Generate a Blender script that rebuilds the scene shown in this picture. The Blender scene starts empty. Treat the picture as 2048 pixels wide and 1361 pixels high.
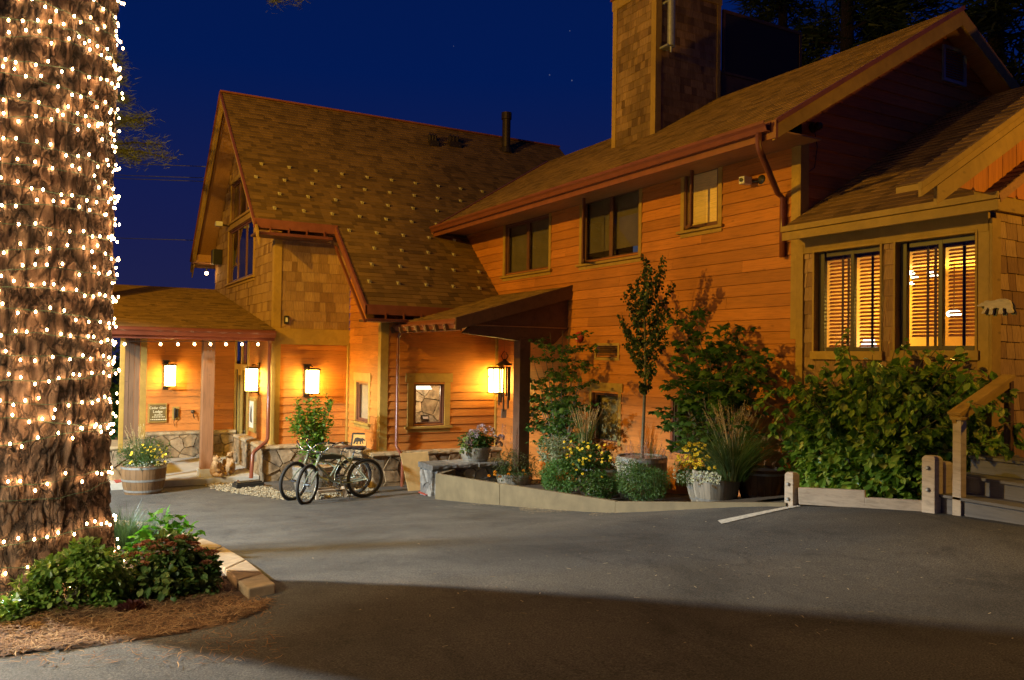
import bpy, math, random
from mathutils import Vector as V, Matrix, noise
random.seed(11)
PI = math.pi
sc = bpy.context.scene
col = sc.collection
sc.render.engine = 'CYCLES'
sc.cycles.use_denoising = True
sc.cycles.max_bounces = 5
sc.cycles.diffuse_bounces = 3
sc.cycles.glossy_bounces = 2
sc.cycles.transparent_max_bounces = 8
sc.cycles.sample_clamp_indirect = 2.5
sc.cycles.sample_clamp_direct = 30
sc.cycles.use_light_tree = True
sc.view_settings.view_transform = 'Standard'
sc.view_settings.look = 'None'
sc.view_settings.exposure = 0.0
sc.view_settings.gamma = 1.0

# ---------------------------------------------------------------- camera
AZ = math.radians(29.5)
PITCH, ROLL, FOC = 0.020, 0.0150, 1650.0
EYE = V((0, 0, 1.6))
_f0 = V((math.sin(AZ), math.cos(AZ), 0)); _r0 = V((math.cos(AZ), -math.sin(AZ), 0)); _z = V((0, 0, 1))
CF = _f0*math.cos(PITCH) + _z*math.sin(PITCH)
_u = _z*math.cos(PITCH) - _f0*math.sin(PITCH)
CR = _r0*math.cos(ROLL) + _u*math.sin(ROLL)
CU = _u*math.cos(ROLL) - _r0*math.sin(ROLL)
cam = bpy.data.cameras.new('camera'); co = bpy.data.objects.new('camera', cam); col.objects.link(co)
m = Matrix.Identity(4)
for i in range(3):
    m[i][0], m[i][1], m[i][2], m[i][3] = CR[i], CU[i], -CF[i], EYE[i]
co.matrix_world = m
cam.sensor_width = 36.0; cam.lens = 36.0*FOC/2048.0
cam.clip_start = 0.1; cam.clip_end = 3000
sc.camera = co

# ---------------------------------------------------------------- world: clear night sky just after dusk
w = bpy.data.worlds.new("World"); sc.world = w; w.use_nodes = True
nt = w.node_tree; N = nt.nodes; L = nt.links
for n in list(N): N.remove(n)
out = N.new('ShaderNodeOutputWorld'); bg = N.new('ShaderNodeBackground')
tc = N.new('ShaderNodeTexCoord'); sep = N.new('ShaderNodeSeparateXYZ'); ramp = N.new('ShaderNodeValToRGB')
L.new(tc.outputs['Generated'], sep.inputs[0]); L.new(sep.outputs['Z'], ramp.inputs[0])
e = ramp.color_ramp.elements
e[0].position = 0.0; e[0].color = (0.016, 0.017, 0.062, 1)
e[1].position = 1.0; e[1].color = (0.0006, 0.007, 0.05, 1)
k = ramp.color_ramp.elements.new(0.14); k.color = (0.0085, 0.0120, 0.070, 1)
k = ramp.color_ramp.elements.new(0.32); k.color = (0.0008, 0.0100, 0.082, 1)
# a few faint stars
vor = N.new('ShaderNodeTexVoronoi'); vor.inputs['Scale'].default_value = 26.0
L.new(tc.outputs['Generated'], vor.inputs['Vector'])
st = N.new('ShaderNodeMath'); st.operation = 'LESS_THAN'; st.inputs[1].default_value = 0.022
L.new(vor.outputs['Distance'], st.inputs[0])
mul = N.new('ShaderNodeMath'); mul.operation = 'MULTIPLY'; mul.inputs[1].default_value = 0.07
L.new(st.outputs[0], mul.inputs[0])
add = N.new('ShaderNodeMix'); add.data_type = 'RGBA'; add.blend_type = 'ADD'; add.inputs['Factor'].default_value = 1.0
L.new(ramp.outputs[0], add.inputs[6]); L.new(mul.outputs[0], add.inputs[7])
L.new(add.outputs[2], bg.inputs['Color']); bg.inputs['Strength'].default_value = 1.0
L.new(bg.outputs[0], out.inputs[0])

# ---------------------------------------------------------------- street lights outside the frame, and added fill spots
def lamp(kind, name, loc, energy, color, **kw):
    d = bpy.data.lights.new(name, kind); d.energy = energy; d.color = color
    for a, b in kw.items(): setattr(d, a, b)
    o = bpy.data.objects.new(name, d); col.objects.link(o); o.location = loc
    return o
def aim(o, d): o.rotation_euler = V(d).to_track_quat('-Z', 'Y').to_euler()
NA_ = (1.0, 0.56, 0.03)
s1 = lamp('POINT', 'sodium_street_light', (-5.0, 12.93, 6.4), 5000, NA_, shadow_soft_size=0.07)
s2 = lamp('POINT', 'far_sodium_light', (-7.0, 8.6, 9.5), 1600, NA_, shadow_soft_size=0.2)
s3 = lamp('SPOT', 'white_street_light', (-5.4, 13.4, 4.1), 12500, (0.70, 0.89, 1.0), shadow_soft_size=0.22, spot_size=math.radians(157), spot_blend=.12)
aim(s3, (0.001, 0, -1))
s4 = lamp('POINT', 'portico_light', (9.6, 1.5, 4.0), 420, (1.0, 0.52, 0.03), shadow_soft_size=0.06)
s5 = lamp('SPOT', 'steep_roof_fill', (-3.0, 4.5, 6.5), 2600, NA_, shadow_soft_size=0.1, spot_size=math.radians(52), spot_blend=.8)  # added fill spot, no real fixture: lifts the steep roof and left walls
aim(s5, (9.0, 15.0, -1.2))
s6 = lamp('SPOT', 'shrub_fill', (-3.4, 2.9, 2.7), 1200, (1.0, 0.90, 0.62), shadow_soft_size=0.08, spot_size=math.radians(40), spot_blend=.8)  # added fill spot, no real fixture: brightens the foreground shrubs
aim(s6, (3.4, 3.3, -2.55))

# ---------------------------------------------------------------- image point -> place in the world (2048 px wide photograph)
def ray(px, py): return CF + CR*((px-1024)/FOC) + CU*((680.5-py)/FOC)
def onX(px, py, X): d = ray(px, py); return EYE + d*((X-EYE.x)/d.x)
def onY(px, py, Y): d = ray(px, py); return EYE + d*((Y-EYE.y)/d.y)
def onZ(px, py, Z): d = ray(px, py); return EYE + d*((Z-EYE.z)/d.z)
_G = [(-60, .5), (0, .02), (3, 0), (5, -.02), (7, -.18), (9.4, -.52), (13.6, -.97), (15.7, -1.15), (18.5, -1.25), (22, -1.32), (60, -1.5), (400, -2)]
def _gl(y):
    for (a, b), (c, d) in zip(_G, _G[1:]):
        if y <= c: return b + (d-b)*(y-a)/(c-a)
    return _G[-1][1]
def G(x, y):
    a = min(1, max(0, (x-5.2)/2.2)); b = min(1, max(0, (9.2-y)/3.2)); a = a*a*(3-2*a); b = b*b*(3-2*b)
    return .19*a*b + sum(_gl(y+o) for o in (-1.2, -.8, -.4, 0, .4, .8, 1.2))/7
def onG(px, py):
    d = ray(px, py); t = 1.0; prev = None
    while t < 80:
        p = EYE + d*t
        if p.z < G(p.x, p.y): break
        t += 0.02
    return V((p.x, p.y, G(p.x, p.y)))

# ---------------------------------------------------------------- object helpers
def tag(o, label=None, cat=None, group=None, kind=None):
    if label: o['label'] = label
    if cat: o['category'] = cat
    if group: o['group'] = group
    if kind: o['kind'] = kind
    return o
def empty(name, loc, label, cat, group=None, rz=0, parent=None):
    o = bpy.data.objects.new(name, None); col.objects.link(o)
    o.location = loc; o.rotation_euler = (0, 0, rz); o.empty_display_size = .2
    if parent: o.parent = parent
    return tag(o, label, cat, group)
def copy_tree(o, parent=None):
    c = o.copy(); col.objects.link(c); c.parent = parent
    for ch in [x for x in bpy.data.objects if x.parent == o]: copy_tree(ch, c)
    return c
def basis(d, up=V((0, 0, 1))):
    d = d.normalized()
    if abs(d.dot(up)) > .98: up = V((1, 0, 0))
    s = d.cross(up).normalized(); u = s.cross(d).normalized()
    return d, s, u
class MB:
    def __init__(s): s.v = []; s.f = []; s.m = []; s.uv = None
    def add(s, vs, fs, m=0):
        n = len(s.v); s.v += [tuple(x) for x in vs]; s.f += [tuple(i+n for i in f) for f in fs]; s.m += [m]*len(fs)
    def hexa(s, p, m=0):  # 8 points: bottom 4 ccw, top 4
        s.add(p, [(3, 2, 1, 0), (4, 5, 6, 7), (0, 1, 5, 4), (1, 2, 6, 5), (2, 3, 7, 6), (3, 0, 4, 7)], m)
    def box(s, x0, x1, y0, y1, z0, z1, m=0):
        if x0 > x1: x0, x1 = x1, x0
        if y0 > y1: y0, y1 = y1, y0
        if z0 > z1: z0, z1 = z1, z0
        s.hexa([(x0, y0, z0), (x1, y0, z0), (x1, y1, z0), (x0, y1, z0), (x0, y0, z1), (x1, y0, z1), (x1, y1, z1), (x0, y1, z1)], m)
    def beam(s, p, q, w, h, m=0, up=V((0, 0, 1))):
        p = V(p); q = V(q); d, a, b = basis(q-p, up); a = a*w/2; b = b*h/2
        s.hexa([p-a-b, p+a-b, q+a-b, q-a-b, p-a+b, p+a+b, q+a+b, q-a+b], m)
    def tube(s, pts, r, n=8, m=0, caps=True):
        pts = [V(p) for p in pts]; k = len(pts)
        if not hasattr(r, '__len__'): r = [r]*k
        vs = []; up = V((0, 0, 1)); side = None
        for i in range(k):
            d = (pts[min(i+1, k-1)] - pts[max(i-1, 0)])
            d = d.normalized() if d.length > 1e-9 else V((0, 0, 1))
            if side is None: _, side, _u2 = basis(d)
            else:
                side = side - d*side.dot(d)
                side = side.normalized() if side.length > 1e-6 else basis(d)[1]
            u2 = side.cross(d)
            for j in range(n):
                a = 2*PI*j/n; vs.append(pts[i] + side*math.cos(a)*r[i] + u2*math.sin(a)*r[i])
        fs = [(i*n+j, i*n+(j+1) % n, (i+1)*n+(j+1) % n, (i+1)*n+j) for i in range(k-1) for j in range(n)]
        if caps: fs += [tuple(range(n)), tuple((k-1)*n+j for j in reversed(range(n)))]
        s.add(vs, fs, m)
    def prism(s, poly, off, m=0):
        off = V(off); n = len(poly); poly = [V(p) for p in poly]
        s.add(poly + [p+off for p in poly], [tuple(reversed(range(n))), tuple(n+i for i in range(n))] + [(i, (i+1) % n, n+(i+1) % n, n+i) for i in range(n)], m)
    def lathe(s, c, prof, n=24, m=0, axis=V((0, 0, 1))):
        c = V(c); d, a, b = basis(V(axis)); vs = []
        for r, z in prof:
            for j in range(n):
                t = 2*PI*j/n; vs.append(c + d*z + a*math.cos(t)*r + b*math.sin(t)*r)
        k = len(prof)
        fs = [(i*n+j, i*n+(j+1) % n, (i+1)*n+(j+1) % n, (i+1)*n+j) for i in range(k-1) for j in range(n)]
        if prof[0][0] > 1e-4: fs.append(tuple(reversed(range(n))))
        if prof[-1][0] > 1e-4: fs.append(tuple((k-1)*n+j for j in range(n)))
        s.add(vs, fs, m)
    def sphere(s, c, r, n=8, m=0, sq=1.0):
        k = max(3, n//2)
        s.lathe(c, [(max(1e-5, r*math.sin(PI*i/k)), -r*sq*math.cos(PI*i/k)) for i in range(k+1)], n, m)
    def torus(s, c, R, r, axis, n=32, k=8, m=0):
        c = V(c); d, a, b = basis(V(axis)); vs = []
        for i in range(n):
            t = 2*PI*i/n; rad = a*math.cos(t) + b*math.sin(t)
            for j in range(k):
                u = 2*PI*j/k; vs.append(c + rad*(R + r*math.cos(u)) + d*r*math.sin(u))
        s.add(vs, [(i*k+j, i*k+(j+1) % k, ((i+1) % n)*k+(j+1) % k, ((i+1) % n)*k+j) for i in range(n) for j in range(k)], m)
    def build(s, name, mats, parent=None, smooth=False, bevel=0, kind=None, label=None):
        me = bpy.data.meshes.new(name); me.from_pydata(s.v, [], s.f)
        if not isinstance(mats, (list, tuple)): mats = [mats]
        for mt in mats: me.materials.append(mt)
        if len(mats) > 1: me.polygons.foreach_set('material_index', s.m)
        if smooth: me.polygons.foreach_set('use_smooth', [True]*len(s.f))
        me.update()
        o = bpy.data.objects.new(name, me); col.objects.link(o)
        if parent: o.parent = parent
        if kind: o['kind'] = kind
        if label: o['label'] = label
        if bevel:
            b = o.modifiers.new('b', 'BEVEL'); b.width = bevel; b.segments = 2; b.limit_method = 'ANGLE'; b.angle_limit = math.radians(40)
            b.harden_normals = False
        return o
def loc2(o, c):
    """mesh was built in world coordinates: shift its data so it sits under a parent placed at c (unrotated)"""
    o.data.transform(Matrix.Translation(-V(c))); return o

# ---------------------------------------------------------------- materials
def newmat(name):
    mt = bpy.data.materials.new(name); mt.use_nodes = True
    nt = mt.node_tree; b = nt.nodes['Principled BSDF']; return mt, nt, b
def coords(nt, scale=(1, 1, 1), which='Object'):
    t = nt.nodes.new('ShaderNodeTexCoord'); mp = nt.nodes.new('ShaderNodeMapping'); mp.inputs['Scale'].default_value = scale
    nt.links.new(t.outputs[which], mp.inputs[0]); return mp.outputs[0]
def tnoise(nt, vec, scale, detail=4, rough=.55, dist=0):
    n = nt.nodes.new('ShaderNodeTexNoise'); n.inputs['Scale'].default_value = scale; n.inputs['Detail'].default_value = detail
    n.inputs['Roughness'].default_value = rough; n.inputs['Distortion'].default_value = dist
    nt.links.new(vec, n.inputs['Vector']); return n.outputs['Fac']
def tramp(nt, fac, stops):
    r = nt.nodes.new('ShaderNodeValToRGB'); nt.links.new(fac, r.inputs[0]); el = r.color_ramp.elements
    el[0].position, el[0].color = stops[0][0], (*stops[0][1], 1); el[1].position, el[1].color = stops[-1][0], (*stops[-1][1], 1)
    for p, c in stops[1:-1]:
        k = el.new(p); k.color = (*c, 1)
    return r.outputs[0]
def tmix(nt, a, b, fac, mode='MIX'):
    x = nt.nodes.new('ShaderNodeMix'); x.data_type = 'RGBA'; x.blend_type = mode
    for i, val in ((6, a), (7, b), (0, fac)):
        if hasattr(val, 'links'): nt.links.new(val, x.inputs[i])
        else: x.inputs[i].default_value = val if i == 0 else (*val, 1)
    return x.outputs[2]
def tmath(nt, op, a, b=0.0):
    x = nt.nodes.new('ShaderNodeMath'); x.operation = op
    for i, val in ((0, a), (1, b)):
        if hasattr(val, 'links'): nt.links.new(val, x.inputs[i])
        else: x.inputs[i].default_value = val
    return x.outputs[0]
def tbump(nt, b, h, strength=.3, dist=.01):
    x = nt.nodes.new('ShaderNodeBump'); x.inputs['Strength'].default_value = strength; x.inputs['Distance'].default_value = dist
    nt.links.new(h, x.inputs['Height']); nt.links.new(x.outputs[0], b.inputs['Normal'])
def island(nt):
    g = nt.nodes.new('ShaderNodeNewGeometry'); return g.outputs['Random Per Island']
def sc3(c, k): return tuple(x*k for x in c)
def wood(name, c, grain=(1.2, 1.2, 22), var=.25, rough=.62, knots=True, gdark=.68, bump=.25):
    mt, nt, b = newmat(name)
    isl = island(nt); vec = coords(nt, grain)
    off = nt.nodes.new('ShaderNodeVectorMath'); off.operation = 'ADD'; nt.links.new(vec, off.inputs[0])
    cx = nt.nodes.new('ShaderNodeCombineXYZ'); s = tmath(nt, 'MULTIPLY', isl, 37.0)
    for i in range(3): nt.links.new(s, cx.inputs[i])
    nt.links.new(cx.outputs[0], off.inputs[1])
    g = tnoise(nt, off.outputs[0], 2.2, 7, .62, .7)
    base = tramp(nt, g, [(.28, sc3(c, gdark)), (.5, c), (.75, sc3(c, 1.18))])
    tone = tramp(nt, isl, [(0, (1-var,)*3), (1, (1+var*.5,)*3)])
    cc = tmix(nt, base, tone, 1.0, 'MULTIPLY')
    big = tnoise(nt, coords(nt), .9, 3)
    cc = tmix(nt, cc, tramp(nt, big, [(.3, (.80, .78, .76)), (.7, (1.08, 1.08, 1.08))]), 1.0, 'MULTIPLY')
    if knots:
        vo = nt.nodes.new('ShaderNodeTexVoronoi'); vo.inputs['Scale'].default_value = 1.0
        nt.links.new(coords(nt, (2.3, 2.3, 5.5)), vo.inputs['Vector'])
        kf = tramp(nt, vo.outputs['Distance'], [(.05, (1, 1, 1)), (.11, (0, 0, 0))])
        kk = nt.nodes.new('ShaderNodeSeparateColor'); nt.links.new(kf, kk.inputs[0])
        cc = tmix(nt, cc, sc3(c, .42), tmath(nt, 'MULTIPLY', kk.outputs[0], .65))
    nt.links.new(cc, b.inputs['Base Color']); b.inputs['Roughness'].default_value = rough
    b.inputs['Specular IOR Level'].default_value = .35
    tbump(nt, b, g, bump, .006)
    return mt
def plain(name, c, rough=.5, metal=0, nscale=0, namp=.2, bump=0, spec=.4):
    mt, nt, b = newmat(name)
    b.inputs['Roughness'].default_value = rough; b.inputs['Metallic'].default_value = metal; b.inputs['Specular IOR Level'].default_value = spec
    if nscale:
        n = tnoise(nt, coords(nt), nscale, 5)
        nt.links.new(tramp(nt, n, [(.3, sc3(c, 1-namp)), (.7, sc3(c, 1+namp))]), b.inputs['Base Color'])
        if bump: tbump(nt, b, n, bump, .01)
    else: b.inputs['Base Color'].default_value = (*c, 1)
    return mt
def isles(name, stops, rough=.8, nscale=9, namp=.25, bump=.5, bdist=.01, scale=(1, 1, 1), big=0.0, spec=.25):
    mt, nt, b = newmat(name)
    c = tramp(nt, island(nt), stops)
    n = tnoise(nt, coords(nt, scale), nscale, 6, .62)
    c = tmix(nt, c, tramp(nt, n, [(.3, (1-namp,)*3), (.7, (1+namp,)*3)]), 1.0, 'MULTIPLY')
    if big:
        g = tnoise(nt, coords(nt), .7, 3)
        c = tmix(nt, c, tramp(nt, g, [(.35, (1-big,)*3), (.65, (1+big*.5,)*3)]), 1.0, 'MULTIPLY')
    nt.links.new(c, b.inputs['Base Color']); b.inputs['Roughness'].default_value = rough; b.inputs['Specular IOR Level'].default_value = spec
    if bump: tbump(nt, b, n, bump, bdist)
    return mt
def leafmat(name, stops, trans=.35, rough=.5, spec=.35):
    mt, nt, b = newmat(name)
    c = tramp(nt, island(nt), stops)
    nt.links.new(c, b.inputs['Base Color']); b.inputs['Roughness'].default_value = rough; b.inputs['Specular IOR Level'].default_value = spec
    t = nt.nodes.new('ShaderNodeBsdfTranslucent'); nt.links.new(tmix(nt, c, (1.25, 1.35, .7), 1.0, 'MULTIPLY'), t.inputs[0])
    mx = nt.nodes.new('ShaderNodeMixShader'); mx.inputs[0].default_value = trans
    nt.links.new(b.outputs[0], mx.inputs[1]); nt.links.new(t.outputs[0], mx.inputs[2])
    nt.links.new(mx.outputs[0], nt.nodes['Material Output'].inputs[0]); return mt
def emis(name, c, s):
    mt = bpy.data.materials.new(name); mt.use_nodes = True; nt = mt.node_tree
    for n in list(nt.nodes): nt.nodes.remove(n)
    e = nt.nodes.new('ShaderNodeEmission'); e.inputs[0].default_value = (*c, 1); e.inputs[1].default_value = s
    o = nt.nodes.new('ShaderNodeOutputMaterial'); nt.links.new(e.outputs[0], o.inputs[0]); return mt
def glassmat(name, tint=(.8, .82, .8)):
    mt = bpy.data.materials.new(name); mt.use_nodes = True; nt = mt.node_tree
    for n in list(nt.nodes): nt.nodes.remove(n)
    t = nt.nodes.new('ShaderNodeBsdfTransparent'); t.inputs[0].default_value = (*tint, 1)
    g = nt.nodes.new('ShaderNodeBsdfGlossy'); g.inputs['Roughness'].default_value = .015; g.inputs[0].default_value = (1, 1, 1, 1)
    lw = nt.nodes.new('ShaderNodeLayerWeight'); lw.inputs[0].default_value = .5
    f = nt.nodes.new('ShaderNodeMath'); f.operation = 'POWER'; nt.links.new(lw.outputs['Facing'], f.inputs[0]); f.inputs[1].default_value = 4.0
    f2 = nt.nodes.new('ShaderNodeMath'); f2.operation = 'MULTIPLY_ADD'; nt.links.new(f.outputs[0], f2.inputs[0]); f2.inputs[1].default_value = .9; f2.inputs[2].default_value = .06
    mx = nt.nodes.new('ShaderNodeMixShader'); nt.links.new(f2.outputs[0], mx.inputs[0]); nt.links.new(t.outputs[0], mx.inputs[1]); nt.links.new(g.outputs[0], mx.inputs[2])
    o = nt.nodes.new('ShaderNodeOutputMaterial'); nt.links.new(mx.outputs[0], o.inputs[0]); return mt

M = {}
M['siding'] = wood('cedar_siding', (.50, .175, .030), var=.22)
M['siding_v'] = wood('cedar_siding_vertical', (.50, .18, .032), grain=(14, 14, 1), var=.15)
M['trim'] = wood('ochre_trim', (.38, .23, .045), grain=(3, 3, 3), var=.12, gdark=.82)
M['soffit'] = wood('soffit_boards', (.38, .19, .075), grain=(16, 1.2, 16), var=.25)
M['post'] = wood('stained_post', (.30, .135, .055), grain=(16, 16, 1.0), var=.1)
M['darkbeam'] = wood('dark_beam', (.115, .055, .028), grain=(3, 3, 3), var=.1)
M['planks'] = wood('dark_planks', (.17, .095, .05), grain=(16, 16, 1.0), var=.3)
M['plywood'] = wood('plywood', (.62, .42, .18), grain=(1.6, 1.6, .8), var=.0, gdark=.75)
M['fence'] = wood('weathered_rail', (.52, .43, .33), grain=(3, 3, 14), var=.15)
M['step'] = wood('grey_step_boards', (.15, .14, .135), grain=(14, 1, 14), var=.15, knots=False)
M['cedar'] = isles('cedar_shakes', [(0, (.20, .105, .045)), (.35, (.33, .19, .085)), (.7, (.40, .24, .105)), (1, (.27, .15, .065))], nscale=3, scale=(30, 30, 1.5), namp=.3, bump=.5, bdist=.006, big=.15)
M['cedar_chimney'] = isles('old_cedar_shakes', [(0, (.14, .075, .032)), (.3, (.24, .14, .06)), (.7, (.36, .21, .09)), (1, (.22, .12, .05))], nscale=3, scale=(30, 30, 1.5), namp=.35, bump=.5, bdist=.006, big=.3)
M['roof'] = isles('asphalt_shingles', [(0, (.120, .068, .026)), (.3, (.185, .105, .038)), (.6, (.225, .128, .045)), (.85, (.265, .150, .054)), (1, (.160, .092, .036))], rough=.9, nscale=160, namp=.35, bump=.7, bdist=.006, big=.10)
M['brown'] = plain('brown_fascia_paint', (.20, .062, .030), .42, nscale=6, namp=.15)
M['maroon'] = plain('maroon_gutter_metal', (.17, .050, .027), .30, nscale=5, namp=.12)
M['frame'] = plain('brown_window_frame', (.14, .055, .030), .4, nscale=8, namp=.15)
M['framegrey'] = plain('grey_window_frame', (.060, .042, .030), .45, nscale=8, namp=.15)
M['stone'] = isles('ledger_stone', [(0, (.13, .085, .045)), (.25, (.22, .145, .075)), (.5, (.29, .19, .095)), (.75, (.18, .135, .09)), (1, (.31, .215, .12))], rough=.85, nscale=6, namp=.55, bump=.9, bdist=.03)
M['cap'] = isles('sandstone_cap', [(0, (.28, .20, .11)), (.5, (.38, .28, .16)), (1, (.32, .24, .14))], rough=.85, nscale=7, namp=.3, bump=.8, bdist=.02)
M['greystone'] = isles('grey_granite', [(0, (.09, .085, .08)), (.5, (.17, .16, .15)), (1, (.23, .215, .195))], rough=.85, nscale=8, namp=.35, bump=.9, bdist=.03)
M['mortar'] = plain('mortar', (.19, .14, .085), .95, nscale=20, namp=.3, bump=.5)
M['conc'] = plain('porch_concrete', (.40, .37, .31), .85, nscale=6, namp=.14, bump=.3)
M['kerb'] = plain('sandstone_kerb', (.33, .24, .145), .85, nscale=11, namp=.22, bump=.7)
M['planterboard'] = plain('painted_retaining_panel', (.145, .110, .058), .75, nscale=3.5, namp=.2, bump=.25)
M['black'] = plain('black_metal', (.02, .018, .015), .4, nscale=12, namp=.2)
M['bronze'] = plain('bronze_metal', (.065, .045, .025), .4, metal=.6, nscale=12, namp=.2)
M['chrome'] = plain('chrome', (.6, .6, .58), .18, metal=1)
M['rubber'] = plain('tyre_rubber', (.022, .020, .018), .75, nscale=60, namp=.3)
M['cream'] = plain('cream_plastic', (.62, .58, .48), .5, nscale=12, namp=.1)
M['white'] = plain('white_paint', (.7, .68, .62), .5, nscale=9, namp=.08)
M['red'] = plain('red_paint', (.42, .045, .03), .45, nscale=9, namp=.12)
M['glass'] = glassmat('window_glass')
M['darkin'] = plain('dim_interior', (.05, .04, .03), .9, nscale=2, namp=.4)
M['shade'] = plain('roller_shade', (.17, .125, .065), .9, nscale=3, namp=.18)
M['bamboo'] = wood('bamboo_shade', (.85, .58, .22), grain=(2, 2, 60), var=.1, knots=False)
M['curtain'] = plain('curtain', (.48, .34, .14), .9, nscale=3, namp=.15)
M['blind'] = plain('wooden_blind', (.38, .135, .015), .5, nscale=12, namp=.15)
M['galv'] = plain('galvanised', (.34, .33, .30), .45, metal=.5, nscale=20, namp=.2)
M['soil'] = plain('soil', (.05, .034, .02), .95, nscale=30, namp=.4, bump=.6)
# ================================================================ ground
def sheet(name, x0, x1, y0, y1, dx, dy, dz, mt, fz=None, inside=None):
    nx = max(1, int((x1-x0)/dx)); ny = max(1, int((y1-y0)/dy)); b = MB(); idx = {}
    def vid(i, j):
        if (i, j) not in idx:
            x = x0+(x1-x0)*i/nx; y = y0+(y1-y0)*j/ny
            idx[(i, j)] = len(b.v); b.v.append((x, y, (fz(x, y) if fz else G(x, y))+dz))
        return idx[(i, j)]
    for i in range(nx):
        for j in range(ny):
            if inside and not inside(x0+(x1-x0)*(i+.5)/nx, y0+(y1-y0)*(j+.5)/ny): continue
            b.f.append((vid(i, j), vid(i+1, j), vid(i+1, j+1), vid(i, j+1))); b.m.append(0)
    return b.build(name, mt, smooth=True)
def asphalt():
    mt, nt, b = newmat('asphalt'); vec = coords(nt)
    a = tnoise(nt, vec, 90, 3, .7); g = tnoise(nt, vec, .55, 5, .6, .6); s = tnoise(nt, vec, 260, 2, .5)
    c = tramp(nt, g, [(.30, (.050, .047, .043)), (.5, (.080, .076, .070)), (.72, (.115, .108, .098))])
    c = tmix(nt, c, tramp(nt, a, [(.32, (.35, .35, .35)), (.52, (1, 1, 1)), (.72, (2.0, 1.95, 1.85))]), 1, 'MULTIPLY')
    st_ = tnoise(nt, coords(nt, (1.0, .55, 1)), 1.7, 6, .68, 1.4); c = tmix(nt, c, tramp(nt, st_, [(.30, (.62, .62, .63)), (.48, (1, 1, 1)), (.75, (1.22, 1.2, 1.16))]), 1, 'MULTIPLY')
    sp_ = tnoise(nt, vec, 22, 2, .5); c = tmix(nt, c, (.022, .020, .018), tmath(nt, 'MULTIPLY', tmath(nt, 'GREATER_THAN', sp_, .70), .55))
    c = tmix(nt, c, (.34, .31, .26), tmath(nt, 'GREATER_THAN', s, .715))
    vo = nt.nodes.new('ShaderNodeTexVoronoi'); vo.feature = 'DISTANCE_TO_EDGE'; vo.inputs['Scale'].default_value = .28
    wv = nt.nodes.new('ShaderNodeVectorMath'); wv.operation = 'ADD'; nt.links.new(vec, wv.inputs[0])
    nn = nt.nodes.new('ShaderNodeTexNoise'); nn.inputs['Scale'].default_value = 1.1; nn.inputs['Detail'].default_value = 6
    nt.links.new(vec, nn.inputs['Vector']); nt.links.new(nn.outputs['Color'], wv.inputs[1]); nt.links.new(wv.outputs[0], vo.inputs['Vector'])
    c = tmix(nt, c, (.03, .026, .022), tmath(nt, 'MULTIPLY', tmath(nt, 'LESS_THAN', vo.outputs['Distance'], .0012), .25))
    nt.links.new(c, b.inputs['Base Color']); b.inputs['Roughness'].default_value = .82; b.inputs['Specular IOR Level'].default_value = .35
    h = tmath(nt, 'ADD', a, tmath(nt, 'MULTIPLY', g, 3.0)); tbump(nt, b, h, .55, .006)
    return mt
tag(sheet('ground', -260, 400, -120, 400, 12, 12, -.35, plain('forest_floor', (.035, .03, .018), .95, nscale=1.5, namp=.4), fz=lambda x, y: G(x, y)-.05), kind='structure')
tag(sheet('parking_lot', -14, 9.4, -8, 24.5, .35, .35, 0, asphalt()), kind='structure')

# ================================================================ surfaces made of single boards
ZH = V((0, 0, 1))
class Fr:
    def __init__(s, O, h, n, t=ZH): s.O = V(O); s.h = V(h); s.n = V(n).normalized(); s.t = V(t).normalized()
    def p(s, a, b, d=0): return s.O + s.h*a + s.t*b + s.n*d
def FX(X): return Fr((X, 0, 0), (0, 1, 0), (-1, 0, 0))
def FY(Y): return Fr((0, Y, 0), (1, 0, 0), (0, -1, 0))
def fbox(mb, F, a0, a1, b0, b1, d0, d1, m=0):
    if a0 > a1: a0, a1 = a1, a0
    p = F.p
    mb.hexa([p(a0, b0, d0), p(a1, b0, d0), p(a1, b0, d1), p(a0, b0, d1), p(a0, b1, d0), p(a1, b1, d0), p(a1, b1, d1), p(a0, b1, d1)], m)
def cut(iv, holes):
    out = [iv]
    for a, b in holes:
        nx = []
        for x, y in out:
            if b <= x or a >= y: nx.append((x, y)); continue
            if a > x: nx.append((x, a))
            if b < y: nx.append((b, y))
        out = nx
    return out
def courses(mb, F, bounds, t0, t1, e, wmin, wmax, dbot, dtop, holes=(), jit=0, gap=.003, off=0, lap=.02):
    k = 0; t = t0
    while t < t1-.01:
        tt = min(t+e, t1); tm = (t+tt)/2; iv = bounds(tm)
        hs = [(h[0], h[1]) for h in holes if h[2] < tm < h[3]]
        for a, b in cut(iv, hs):
            x = a - (random.random()*wmax*.8 if wmax < 1 else random.random()*wmin)
            while x < b-.004:
                wd = random.uniform(wmin, wmax); x0 = max(x, a); x1 = min(x+wd, b); x += wd
                if x1-x0 < .006: continue
                j = random.uniform(-jit, jit); tb = t+j; tp = tt+lap; dd = random.uniform(0, dbot*.25) if jit else 0
                p = F.p; g = gap
                vs = [p(x0, tb, off+dbot+dd), p(x1-g, tb, off+dbot+dd), p(x1-g, tp, off+dtop), p(x0, tp, off+dtop),
                      p(x0, tb, off), p(x1-g, tb, off), p(x1-g, tp, off), p(x0, tp, off)]
                mb.add(vs, [(0, 1, 2, 3), (4, 5, 1, 0), (1, 5, 6, 2), (0, 3, 7, 4)])
        t = tt; k += 1
def clip_poly(poly, nx, ny, c):
    out = []
    for i in range(len(poly)):
        a = poly[i]; b = poly[(i+1) % len(poly)]; da = a[0]*nx+a[1]*ny-c; db = b[0]*nx+b[1]*ny-c
        if da <= 0: out.append(a)
        if da*db < 0: k = da/(da-db); out.append((a[0]+(b[0]-a[0])*k, a[1]+(b[1]-a[1])*k))
    return out
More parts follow.
